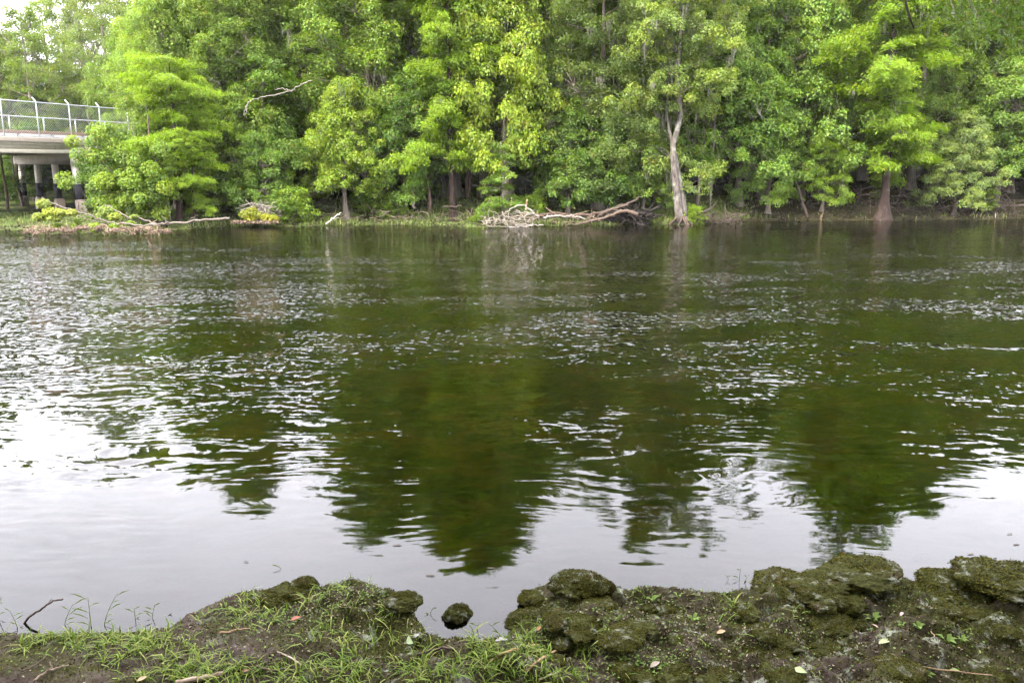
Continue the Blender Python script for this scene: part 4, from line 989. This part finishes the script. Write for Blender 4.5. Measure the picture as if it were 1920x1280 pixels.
blades(gb, np.stack((x, y, z - .02), 1), rg.uniform(.12, .34, m), rg.uniform(.015, .035, m), rg.uniform(.3, 1.2, m), rg)
m = 9000; x = rg.uniform(-46, -18, m); y = y_far(x) + rg.random(m) * 16; z = ground(x, y)[0]
blades(gb, np.stack((x, y, z - .02), 1), rg.uniform(.06, .18, m), rg.uniform(.02, .04, m), rg.uniform(.3, 1.2, m), rg)
tag(obj('bank_grass', gb.mesh('bank_grass'), M['far_grass']), 'grass and weeds along the far bank under the trees', 'grass', kind='stuff')
lb = Buf(); n = 14000; x = rg.uniform(-30, 44, n); y = y_far(x) + .05 + rg.random(n) ** 1.4 * 9; z = ground(x, y)[0]
leaves(lb, np.stack((x, y, z + .02), 1), rg.normal(0, .35, (n, 3)) + (0, 0, 1), rg.normal(0, 1, (n, 3)), rg.uniform(.06, .2, n), rg.uniform(.04, .14, n), rg.random(n))
tag(obj('bank_litter', lb.mesh('bank_litter'), M['shaded_far_litter']), 'brown leaf litter scattered over the far bank', 'litter', kind='stuff')

# ------------------------------------------------------------------ near bank
def hit(u, v):
    z = .15
    for _ in range(12):
        p = at_z(u, v, z); z = .5 * z + .5 * gz(p[0], p[1])
    p = at_z(u, v, z); return p
def scatter(n, spots, rg_):
    """points on the near ground round the given picture spots: (u, v, su, sv, weight)"""
    w = np.array([s[4] for s in spots], float); k_ = rg_.choice(len(spots), n, p=w / w.sum()); S_ = np.array(spots, float)[k_]
    u = S_[:, 0] + rg_.normal(0, 1, n) * S_[:, 2]; v = S_[:, 1] + rg_.normal(0, 1, n) * S_[:, 3]
    z = np.full(n, .15)
    for _ in range(8):
        cx = (u - 960) / FPX; c_ = (640 - v) / FPX; dz = -SP + c_ * CP; t = (z - CAM_Z) / dz
        x, y = cx * t, (CP + c_ * SP) * t; z = .5 * z + .5 * ground(x, y)[0]
    h, rk, bdv, _ = ground(x, y)
    ok = (h > .015) & (y > 3.7)
    return np.stack((x, y, h), 1)[ok], rk[ok]
rg = np.random.default_rng(61)
GS = [(60, 1190, 70, 14, 3), (180, 1188, 60, 14, 3), (290, 1200, 40, 16, 2.4), (330, 1250, 60, 25, 2.6), (250, 1215, 40, 14, 1.6), (430, 1262, 50, 18, 2.0), (560, 1268, 60, 12, 1.6), (640, 1220, 50, 30, 1.3), (700, 1255, 60, 20, 1.6), (730, 1170, 30, 25, 1.0), (850, 1245, 50, 20, 2.2), (930, 1230, 50, 20, 2.6), (1000, 1225, 40, 20, 1.6), (1060, 1265, 60, 12, 1.3), (1105, 1205, 14, 12, .9), (880, 1265, 90, 14, 2.0), (470, 1130, 50, 16, .7), (620, 1105, 55, 14, 1.0), (440, 1155, 50, 16, 1.0), (560, 1180, 80, 25, .8), (1000, 1190, 60, 16, .5), (1380, 1150, 20, 14, .25), (1500, 1170, 190, 50, .55), (1290, 1110, 60, 14, .12), (150, 1260, 120, 20, .35), (960, 1240, 500, 40, .5)]
gb = Buf()
tuft, rk = scatter(820, GS, rg)
rep = rg.integers(2, 9, len(tuft)); B = np.repeat(tuft, rep, 0); B[:, :2] += rg.normal(0, .018, (len(B), 2))
hB = ground(B[:, 0], B[:, 1])[0]; B[:, 2] = hB - .008; B = B[hB > .0]
sz = np.repeat(rg.uniform(.6, 1.3, len(tuft)), rep)[hB > 0]
blades(gb, B, .075 * sz * rg.uniform(.5, 1.6, len(B)), .0078 * sz * rg.uniform(.6, 1.4, len(B)), rg.uniform(.2, 2.0, len(B)), rg, .8)
tag(obj('grass', gb.mesh('grass'), M['grass']), 'short bright grass tufts over the near bank', 'grass', kind='stuff')
# moss
n = 110000; x = rg.uniform(-5.0, 5.6, n); y = rg.uniform(4.3, 8.8, n)
h, rk, _, _ = ground(x, y); mn = fbm(x * 1.5 + 40, y * 1.8, 4)
ok = (h > .01) & (rg.random(n) < np.clip(.42 + rk * .8 + (mn - .5) * 2.2, 0, 1)); x, y, h = x[ok], y[ok], h[ok]; n = len(x)
C = np.stack((x, y, h + .004), 1); Nn = rg.normal(0, .7, (n, 3)) + (0, 0, .4); Tn = rg.normal(0, .5, (n, 3)) + (0, 0, .9)
mbf = Buf(); leaves(mbf, C, Nn, Tn, rg.uniform(.010, .034, n), rg.uniform(.005, .014, n), rg.random(n))
tag(obj('moss', mbf.mesh('moss'), M['moss_hair']), 'dark green moss covering the near rocks', 'moss', kind='stuff')
# litter and small round-leaved herbs
pts, rk = scatter(4200, [(960, 1200, 560, 60, 1), (600, 1130, 130, 30, .5), (1150, 1180, 160, 40, .7), (1500, 1200, 250, 60, .8)], rg); n = len(pts)
lb = Buf(); leaves(lb, pts + (0, 0, .008), rg.normal(0, .35, (n, 3)) + (0, 0, 1), rg.normal(0, 1, (n, 3)), rg.uniform(.008, .035, n), rg.uniform(.006, .02, n), rg.random(n))
tag(obj('leaf_litter', lb.mesh('leaf_litter'), M['litter']), 'bits of dead leaf and bark strewn over the near bank', 'litter', kind='stuff')
pts, rk = scatter(2200, [(560, 1150, 90, 26, 1), (660, 1110, 60, 16, 1), (1080, 1170, 80, 22, 1.2), (1150, 1200, 120, 30, 1), (1220, 1250, 60, 16, 1), (1600, 1190, 180, 50, 1.2), (1250, 1130, 80, 30, .5), (250, 1230, 150, 26, .5)], rg); n = len(pts)
hb = Buf(); leaves(hb, pts + np.stack((0 * rg.random(n), 0 * rg.random(n), rg.uniform(.008, .03, n)), 1), rg.normal(0, .35, (n, 3)) + (0, 0, 1), rg.normal(0, 1, (n, 3)), rg.uniform(.010, .030, n), rg.uniform(.008, .022, n), rg.random(n))
tag(obj('small_herbs', hb.mesh('small_herbs'), M['herb']), 'tiny round leaved herbs creeping over the near moss', 'herbs', kind='stuff')

# rocks
def rock_mesh(seed, sq=.6, rough=.42):
    import bmesh
    bm = bmesh.new(); bmesh.ops.create_icosphere(bm, subdivisions=5, radius=1.0)
    V = np.array([v.co for v in bm.verts]); r = np.random.default_rng(seed); o = r.random(3) * 50
    f = fbm(V[:, 0] * 1.3 + o[0] + V[:, 2], V[:, 1] * 1.3 + o[1] - V[:, 2] * .7, 4) - .5; f2 = fbm(V[:, 0] * 5 + o[2], V[:, 1] * 5 + V[:, 2] * 4, 4) - .5
    V = V * (1 + rough * 2 * f + .26 * f2)[:, None] * np.array((1, .8, sq))
    for v, c in zip(bm.verts, V): v.co = c
    me = bpy.data.meshes.new('mossy_rock'); bm.to_mesh(me); bm.free()
    me.polygons.foreach_set('use_smooth', np.ones(len(me.polygons), bool)); return me
RM = [rock_mesh(i, .62 + .1 * (i % 3)) for i in range(5)]
RMOSS = []
for me_ in RM:
    nv = len(me_.vertices); co_ = np.zeros(nv * 3, np.float32); me_.vertices.foreach_get('co', co_); co_ = co_.reshape(-1, 3); no_ = np.zeros(nv * 3, np.float32); me_.vertices.foreach_get('normal', no_); no_ = no_.reshape(-1, 3)
    r_ = np.random.default_rng(nv + len(RMOSS)); ix = r_.choice(np.where(co_[:, 2] > -.25)[0], 7000); ix = ix[fbm(co_[ix, 0] * 2 + 9 * len(RMOSS), co_[ix, 1] * 2, 3) > .40]
    C_ = co_[ix] + r_.normal(0, .02, (len(ix), 3)); mb_ = Buf()
    leaves(mb_, C_ + no_[ix] * .015, r_.normal(0, .8, C_.shape) + no_[ix] * .3, no_[ix] + r_.normal(0, .5, C_.shape), r_.uniform(.035, .10, len(ix)), r_.uniform(.02, .05, len(ix)), r_.random(len(ix)))
    RMOSS.append(mb_.mesh('rock_moss'))
def rock(u, v, r, label, mi, sq=1.0, sink=.35, rz=0.0, group=None, name='mossy_rock', pos=None):
    p = hit(u, v) if pos is None else pos
    o = obj(name, RM[mi], M['rock'], loc=(p[0], p[1], max(gz(p[0], p[1]), -.12) + r * (.6 - sink) * sq))
    o.scale = (r, r, r * sq); o.rotation_euler = (0, 0, rz); tag(o, label, 'rock', group); tag(obj('moss_cover', RMOSS[mi], M['moss_hair'], o), kind='stuff'); return o
rock(856, 1172, .125, 'round mossy rock standing alone in the little inlet', 2, 1.15, .25, .4)
rock(1138, 1108, .065, 'small egg shaped mossy rock on the edge right of the inlet', 0, 1.3, .3, .3)
rock(562, 1106, .14, 'mossy hump with grass at the tip of the left ledge', 1, .8, .5, .5)
rock(990, 1170, .20, 'dark overhanging mossy boulder at the right side of the inlet', 3, 0.58, .62, 1.2)
rock(1010, 1126, .18, 'mossy rock lobe jutting left from the right ledge', 4, 0.43, .62, 2.2)
rock(1080, 1106, .22, 'brown edged mossy rock at the water right of the inlet', 0, .62, 0.36, .2)
rock(1460, 1100, .30, 'pale green rounded rock at the water by the thin weeds', 1, 0.30, .72, 1.0)
rock(1610, 1075, .36, 'high mossy rock tip reaching furthest into the water', 2, 0.30, .72, .3)
rock(1540, 1092, .24, 'low mossy ledge rock left of the highest tip', 3, 0.30, .72, .1)
rock(1775, 1100, .34, 'grey mossy rock right of the narrow channel', 4, 0.30, .72, .7)
rock(1885, 1095, .40, 'broad mossy rock at the right edge of the water', 1, 0.32, .72, 2.0)
rock(1735, 1050, .11, 'small grey stone awash right of the highest tip', 0, .4, .45, .4)
rock(1292, 1090, .08, 'clump of brown weed and stone awash left of the thin weeds', 3, .45, .4, .4)
rock(1322, 1092, .07, 'smaller stone awash beside the clump of brown weed', 1, .45, .4, .9)
rock(750, 1135, .16, 'dark mossy rock at the inner edge of the left ledge', 2, .6, .5, .4)
rock(530, 1118, .22, 'pale lichen crusted stone on top of the left ledge', 4, .4, .55, .2)
rr_ = random.Random(9)
for i in range(40):
    u, v = rr_.uniform(1010, 1920), rr_.uniform(1115, 1275)
    rock(u, v, rr_.uniform(.08, .20), 'low mossy hump of limestone in the right ledge', rr_.randrange(5), rr_.uniform(.28, .5), .75, rr_.uniform(0, 6), 'limestone humps of the right ledge', 'limestone_hump')

def twig(label, pts, r0_, r1_, color, lift=.02, name='fallen_twig', group=None, side=()):
    b_ = Buf(); F0 = hit(pts[0][0], pts[0][1]); P = np.array([(at(u, v, F0[1]) if l else hit(u, v) + (0, 0, lift)) for u, v, *l in pts])
    q = np.linspace(0, len(P) - 1, (len(P) - 1) * 4 + 1); P = np.stack([np.interp(q, np.arange(len(P)), P[:, i]) for i in range(3)], 1)
    for _ in range(2): P[1:-1] = (P[:-2] + 2 * P[1:-1] + P[2:]) / 4
    P[1:-1] += RNG.normal(0, .003, P[1:-1].shape)
    b_.tube(P, np.linspace(r0_, r1_, len(P)), 7, True, .5, .15)
    for f, dx, dz in side:
        c = P[int(f * (len(P) - 1))]; b_.tube([c, c + (dx * .6, .01, dz * .5), c + (dx, .02, dz)], [r1_, r1_ * .7, r1_ * .3], 5, True)
    tag(obj(name, b_.mesh(name, True), M['wood'], color=color), label, 'twig', group)
WB, WD, WG = (0.26, 0.17, 0.10), (0.06, 0.042, 0.03), (0.30, 0.25, 0.19)
twig('thick bark covered stick at the bottom edge left of the middle', [(330, 1284), (380, 1274), (418, 1267)], .018, .017, (0.26, 0.20, 0.15))
twig('curved orange brown twig in the grass below the inlet', [(920, 1245), (935, 1230), (965, 1222), (995, 1214), (1010, 1213)], .010, .009, (0.34, 0.21, 0.11))
twig('straight brown twig slanting through the grass right of the curved twig', [(985, 1262), (1010, 1243), (1035, 1228), (1055, 1214), (1068, 1217)], .009, .008, WB)
twig('short pale twig at the bottom below the slanting twig', [(1010, 1278), (1030, 1270), (1048, 1263)], .007, .006, WG)
twig('black forked stick standing up out of the grass at far left', [(40, 1178), (62, 1150, .06), (85, 1135, .12), (100, 1125, .17), (118, 1122, .17)], .010, .006, WD, side=((.55, .05, .06),))
twig('dark curved twig poking over the water at the left ledge', [(285, 1166), (300, 1162, .03), (312, 1155, .05), (322, 1149, .07)], .005, .003, WD)
twig('short dark stick in the grass left of the brown soil', [(328, 1237), (342, 1235), (356, 1231)], .010, .008, WD)
twig('brown stick lying on the soil of the left ledge', [(412, 1190), (430, 1187), (450, 1183), (470, 1182)], .007, .005, WB)
twig('dark curved root below the round mossy rock', [(780, 1232), (800, 1226), (830, 1218), (855, 1220)], .010, .008, WD)
twig('grey twig lying in the soil at the bottom left', [(65, 1280), (85, 1264), (105, 1256), (130, 1250)], .008, .005, (0.20, 0.15, 0.12), side=((.4, .05, .05), (.6, -.03, .05)))
twig('dark broken branchlet among grass at the bottom left', [(40, 1262), (60, 1256), (80, 1240), (88, 1232)], .006, .004, WD)
twig('pale thin twig crossing the soil below the left ledge', [(520, 1226), (545, 1236), (565, 1250)], .006, .004, WG)
twig('brown twig on the moss near the right bottom', [(1700, 1245), (1760, 1262), (1860, 1270)], .006, .004, WB)
twig('short crooked twig on the right ledge moss', [(1745, 1187), (1753, 1198), (1752, 1212)], .005, .004, WB)
twig('dark twig half buried in the grass at the bottom middle', [(480, 1252), (510, 1262), (540, 1258), (560, 1262)], .008, .006, WD)

LEAF_PTS = [(0, 0), (.16, .30), (.42, .5), (.70, .36), (1.0, 0)]
def fallen_leaf(u, v, ln, label, color, tilt=.2, rz=0.0, wr=.45, pos=None):
    b_ = Buf(); V = []
    for t, w in LEAF_PTS:
        x_ = (t - .5) * ln; c_ = .10 * ln * math.sin(t * 3.1)
        V += [(x_, -w * wr * ln, c_ + .10 * ln * w), (x_, 0, c_), (x_, w * wr * ln, c_ + .10 * ln * w)]
    F = [q for i in range(4) for q in ((i * 3, i * 3 + 3, i * 3 + 4, i * 3 + 1), (i * 3 + 1, i * 3 + 4, i * 3 + 5, i * 3 + 2))]
    b_.add(V, F); p = hit(u, v) if pos is None else pos
    o = obj('fallen_leaf', b_.mesh('fallen_leaf'), M['wood_leaf'], loc=p + np.array((0, 0, .022)), color=color); o.rotation_euler = (tilt, -.15, rz)
    tag(o, label, 'leaf')
k = NT('fallen_leaf'); oi = k.n('ObjectInfo'); nz_ = k.noise(k.objco(), 40., 4); M['wood_leaf'] = k.done(k.principled(k.mix(nz_.outputs['Fac'], k.mix(1.0, oi.outputs['Color'], (.6, .55, .5), 'MULTIPLY'), oi.outputs['Color']), .6, .3))
for a_ in [(1580, 1042, .085, 'orange brown fallen leaf on the highest rock tip', (.42, .20, .12), .3, .3), (1555, 1080, .08, 'pinkish grey fallen leaf on the rock below the highest tip', (.36, .28, .27), .9, -.7), (1660, 1208, .11, 'pale green fallen leaf lying flat on the right ledge', (.26, .30, .14), .1, .1), (1352, 1189, .075, 'curled orange leaf beside the muddy hollow', (.42, .25, .14), .4, .2), (1010, 1182, .06, 'small red brown leaf among round herbs right of the inlet', (.38, .16, .07), .5, 1.0), (555, 1164, .09, 'rusty red leaf on the soil of the left ledge', (.24, .07, .04), .2, .4), (780, 1196, .06, 'white fallen petal leaf left of the inlet puddle', (.3, .29, .27), .5, .6), (267, 1277, .07, 'tan dry leaf at the bottom edge', (.40, .29, .18), .4, .6), (1690, 1155, .06, 'dull pink leaf in the middle of the right ledge', (.34, .26, .24), .2, .8), (1835, 1225, .05, 'small lime green leaf near the right bottom', (.30, .38, .10), .7, 1.3), (1500, 1262, .10, 'long pale green leaf at the bottom of the right ledge', (.28, .36, .16), .6, -.8), (1228, 1250, .09, 'grey brown dry leaf on moss at the bottom', (.26, .22, .17), .3, .5), (770, 1205, .13, 'broad pale green blade leaning left of the puddle', (.26, .33, .17), 1.1, -1.1), (940, 1205, .10, 'silvery dead leaf at the puddle edge below the inlet', (.22, .21, .19), .1, -.1), (1790, 1262, .07, 'green fallen leaf at the bottom right', (.20, .27, .08), .4, -.6), (460, 1262, .06, 'brown curled leaf in the bottom grass', (.28, .17, .10), .5, .2), (1640, 1178, .06, 'pink brown leaf by the grass tuft on the right ledge', (.33, .22, .19), .2, 2.4), (1105, 1182, .07, 'whitish leaf among herbs on the right ledge', (.48, .46, .40), .3, .3)]:
    fallen_leaf(*a_)

# taller weeds that stand against the water
def weed(label, u, v, ht, lean, seed, nl=4, color=None):
    r = np.random.default_rng(seed); b_ = Buf(); p = hit(u, v); q = np.linspace(0, 1, 6)
    S_ = np.stack((lean[0] * q ** 1.6, lean[1] * q ** 1.6, ht * q), 1); b_.tube(S_, np.linspace(.0035, .0015, 6), 4, False)
    e_ = empty('weed_stalk', p - np.array((0, 0, .01))); tag(e_, label, 'weed', None)
    obj('stem', b_.mesh('stem'), M['grass'], e_)
    for i in range(nl):
        t = (i + 1) / (nl + .4); c = np.array([np.interp(t, q, S_[:, j]) for j in range(3)]); a = r.uniform(-.9, .9) + (math.pi if r.random() < .5 else 0)
        l = r.uniform(.05, .16) * min(1, ht / .25); lf = Buf(); w_ = .010
        dv = np.array((math.cos(a), .4 * math.sin(a), .55)); pv = np.array((-math.sin(a) * .4, .3, .75)); pv = pv / np.linalg.norm(pv)
        s1 = c + dv * l * .5; s2 = c + dv * l * np.array((1, 1, .75))
        lf.add([c, s1 - pv * w_ * .5, s1 + pv * w_ * .5, s2], [(0, 1, 3, 2)]); obj('leaf', lf.mesh('leaf'), M['grass'], e_)
for i, a_ in enumerate([('tall arching grass stalk with drooping tip left of the ledge', 195, 1180, .33, (.14, 0)), ('upright grass stalk beside the arching stalk at left', 172, 1182, .30, (.0, 0)), ('slanting grass blade stalk near the left edge', 120, 1180, .24, (.10, 0)), ('slim jointed weed standing against the water at left', 255, 1172, .17, (.0, 0)), ('thin weed with one broad leaf left of the dark curved twig', 285, 1170, .19, (.04, 0)), ('short spiky grass stalk at the left edge', 35, 1184, .2, (-.05, 0)), ('leafy shoot at the far left edge over the water', -4, 1170, .26, (.06, 0)), ('thin leafless weed against the water at the right ledge', 1385, 1096, .18, (.01, 0)), ('weed with one long leaf beside the leafless weed', 1392, 1100, .13, (.05, 0)), ('small crooked weed at the left of the leafless weed', 1370, 1098, .12, (-.05, 0)), ('fine grass stalk on the hump of the left ledge', 535, 1082, .13, (-.06, 0)), ('two leaved seedling at the top of the left ledge', 690, 1088, .07, (.0, 0)), ('thin stalk beside the seedling on the left ledge', 655, 1088, .08, (.02, 0)), ('pale stalk standing at the puddle below the inlet', 893, 1196, .14, (.02, 0)), ('leaning reed stalk right of the puddle', 940, 1196, .14, (-.10, 0)), ('crossing reed stalk at the right of the inlet mouth', 950, 1196, .13, (.10, 0)), ('pointed green blade in front of the overhanging boulder', 980, 1178, .11, (.01, 0)), ('folded yellowish reed left of the round mossy rock', 803, 1160, .12, (.05, 0)), ('single stem rising from the highest rock tip', 1620, 1046, .12, (.0, 0))]):
    weed(*a_, seed=100 + i, nl=(5 if i < 7 else 2))
def herb(label, u, v, n_, ln, seed):
    r = np.random.default_rng(seed); p = hit(u, v); e_ = empty('seedling', p); tag(e_, label, 'plant')
    for i in range(n_):
        a = i * 2.4 + r.normal(0, .3); l = ln * r.uniform(.7, 1.2); d = np.array((math.cos(a), math.sin(a), 0)); s_ = np.array((-d[1], d[0], 0)); z0 = .02 + .01 * r.random()
        b_ = Buf(); V = [(0, 0, .0)]; 
        b_.add([d * .003 + (0, 0, 0), d * l * .45 + s_ * l * .24 + (0, 0, z0 + l * .30), d * l + (0, 0, z0 + l * .28), d * l * .45 - s_ * l * .24 + (0, 0, z0 + l * .30)], [(0, 1, 2, 3)])
        obj('leaf', b_.mesh('leaf'), M['herb'], e_)
for i, a_ in enumerate([('pale rosette seedling on the dark rock lobe right of the inlet', 1072, 1110, 7, .05), ('small pale rosette left of the larger rosette', 1055, 1121, 5, .035), ('pale four leaved seedling on moss right of the tall grass tuft', 1192, 1202, 5, .055), ('yellow green leafy plant at the inlet right bank', 1020, 1170, 6, .05), ('grass like seedling on the right ledge near the water', 1222, 1128, 5, .07), ('twin leaved seedling right of the grass like seedling', 1272, 1120, 3, .06), ('broad leaved seedling by the crooked twig', 1722, 1180, 6, .06), ('pale seedling left of the crooked twig on the ledge', 1690, 1176, 5, .045), ('upright seedling with narrow leaves at right ledge middle', 1775, 1205, 5, .075), ('leafy seedling right of the narrow leaved one', 1802, 1203, 6, .05), ('seedling near the right edge top', 1842, 1112, 5, .06), ('low leafy plant at the bottom right', 1735, 1270, 7, .06), ('leafy plant at the bottom right by the brown twig', 1705, 1264, 5, .07), ('grass seedling on the ledge left of the pink leaf', 1635, 1165, 5, .08), ('yellow seedling on the high rock tip', 1590, 1058, 4, .035), ('green leafy plant on moss at the bottom middle', 1165, 1240, 6, .05), ('small leafy plant at the bottom left of the middle', 1245, 1262, 6, .05), ('rosette on the muddy patch left of the hollow', 1300, 1165, 6, .055)]):
    herb(*a_, seed=200 + i)
# bits floating on the calm water
for i, (u, v, s_) in enumerate([(745, 1021, .05), (921, 1064, .04), (806, 1078, .05), (462, 1052, .03), (1820, 1038, .045), (1905, 1020, .045), (1895, 1000, .035)]):
    p = at_z(u, v, .006); b_ = Buf(); r = np.random.default_rng(300 + i); a = np.linspace(0, 6.283, 9)[:-1]
    ring = np.stack((np.cos(a) * s_ * r.uniform(.6, 1.1, 8), np.sin(a) * s_ * .3 * r.uniform(.4, 1.1, 8), np.full(8, .0)), 1)
    b_.add(np.concatenate((ring, ring * .7 + (0, 0, .003))), [(j, (j + 1) % 8, 8 + (j + 1) % 8, 8 + j) for j in range(8)] + [(8, 9, 10, 11), (8, 11, 12, 15), (12, 13, 14, 15)])
    tag(obj('floating_scrap', b_.mesh('floating_scrap'), M['wood'], loc=p, color=(.07, .055, .04)), 'small dark scrap of plant debris floating on the calm near water', 'debris', 'scraps afloat on the calm water')

# ------------------------------------------------------------------ bough of a near bank tree that hangs into the top right corner
e = empty('overhanging_bough', (7.6, 5.2, gz(7.6, 5.2) - .05)); tag(e, 'near oak whose bough of narrow dark leaves hangs into the top right corner', 'tree')
tb, cb = Buf(), Buf(); rg = np.random.default_rng(91); O = np.array(e.location)
tr_ = np.array([(7.6, 5.2, -.2), (7.55, 5.25, 1.5), (7.4, 5.4, 3.5), (7.1, 5.6, 5.5), (6.8, 5.8, 8), (6.6, 6.0, 11)])
tb.tube(tr_ - O * (1, 1, 0) , [.24, .2, .17, .15, .12, .05], 10, True, .5, .1)
main = np.array([(7.2, 5.6, 4.9), (6.4, 6.4, 5.5), (5.6, 7.0, 5.75), (4.9, 7.4, 5.7), (4.3, 7.7, 5.5), (3.7, 7.9, 5.45)])
tb.tube(main - O * (1, 1, 0), [.09, .07, .055, .045, .03, .015], 7, False)
st_ = np.array([at(1694, -60, 7.6), at(1696, 0, 7.6), at(1704, 28, 7.6), at(1714, 55, 7.6)]); tb.tube(st_ - O * (1, 1, 0), [.016, .013, .010, .006], 6, True)
st_ = np.array([at(1714, 52, 7.6), at(1724, 50, 7.6), at(1733, 45, 7.6)]); tb.tube(st_ - O * (1, 1, 0), [.005, .004, .002], 5, True)
tufts = [(rg.uniform(1770, 1940), rg.uniform(-60, 25)) for _ in range(60)] + [(rg.uniform(1830, 1930), rg.uniform(10, 70)) for _ in range(26)] + [(rg.uniform(1640, 1680), rg.uniform(-30, 10)) for _ in range(6)] + [(rg.uniform(1780, 1830), rg.uniform(10, 50)) for _ in range(10)]
for (u, v) in tufts:
    c = at(u, v, 7.4 + rg.normal(0, .5)); m0 = main[np.argmin(np.linalg.norm(main - c, axis=1))]
    tb.tube(np.array([m0, (m0 + c) / 2 + (0, 0, .08), c]) - O * (1, 1, 0), [.007, .005, .002], 4, False)
    n = 26; C = c + rg.normal(0, .07, (n, 3)); leaves(cb, C - O * (1, 1, 0), rg.normal(0, .7, (n, 3)) + (0, 0, .5), rg.normal(0, .7, (n, 3)) - (0, 0, .35), rg.uniform(.05, .095, n), rg.uniform(.012, .02, n), rg.random(n) * .5)
for i in range(70):                                        # the rest of its crown, above the picture
    c = np.array((rg.normal(7.0, 1.6), rg.normal(5.2, 1.6), rg.uniform(6.6, 11.5))); n = 130; g = rg.normal(size=(n, 3)); C = c + g * .35
    leaves(cb, C - O * (1, 1, 0), rg.normal(0, .6, (n, 3)) + (0, 0, .6), rg.normal(0, .7, (n, 3)) - (0, 0, .35), rg.uniform(.07, .13, n), rg.uniform(.03, .05, n), rg.random(n) * .5)
e.location[2] = 0.0
obj('trunk', tb.mesh('bough_trunk', True), M['bark'], e, color=(.06, .05, .04)); obj('crown', cb.mesh('bough_crown'), M['leaf'], e, color=(.06, .10, .02))

# ------------------------------------------------------------------ humid air
hb_ = Buf(); hb_.box((0, 240, 14.5), (1, 0, 0), (0, 1, 0), (0, 0, 1), 430, 370, 17.5)
k = NT('humid_air'); k.t.links.clear()
pv = k.n('VolumePrincipled'); pv.inputs['Density'].default_value = 0.0001; pv.inputs['Color'].default_value = (0.93, 0.95, 0.97, 1); pv.inputs['Anisotropy'].default_value = 0.2
k.L(pv.outputs[0], k.out.inputs['Volume'])
tag(obj('haze', hb_.mesh('haze'), k.m), 'thin humid haze over the river', kind='stuff')
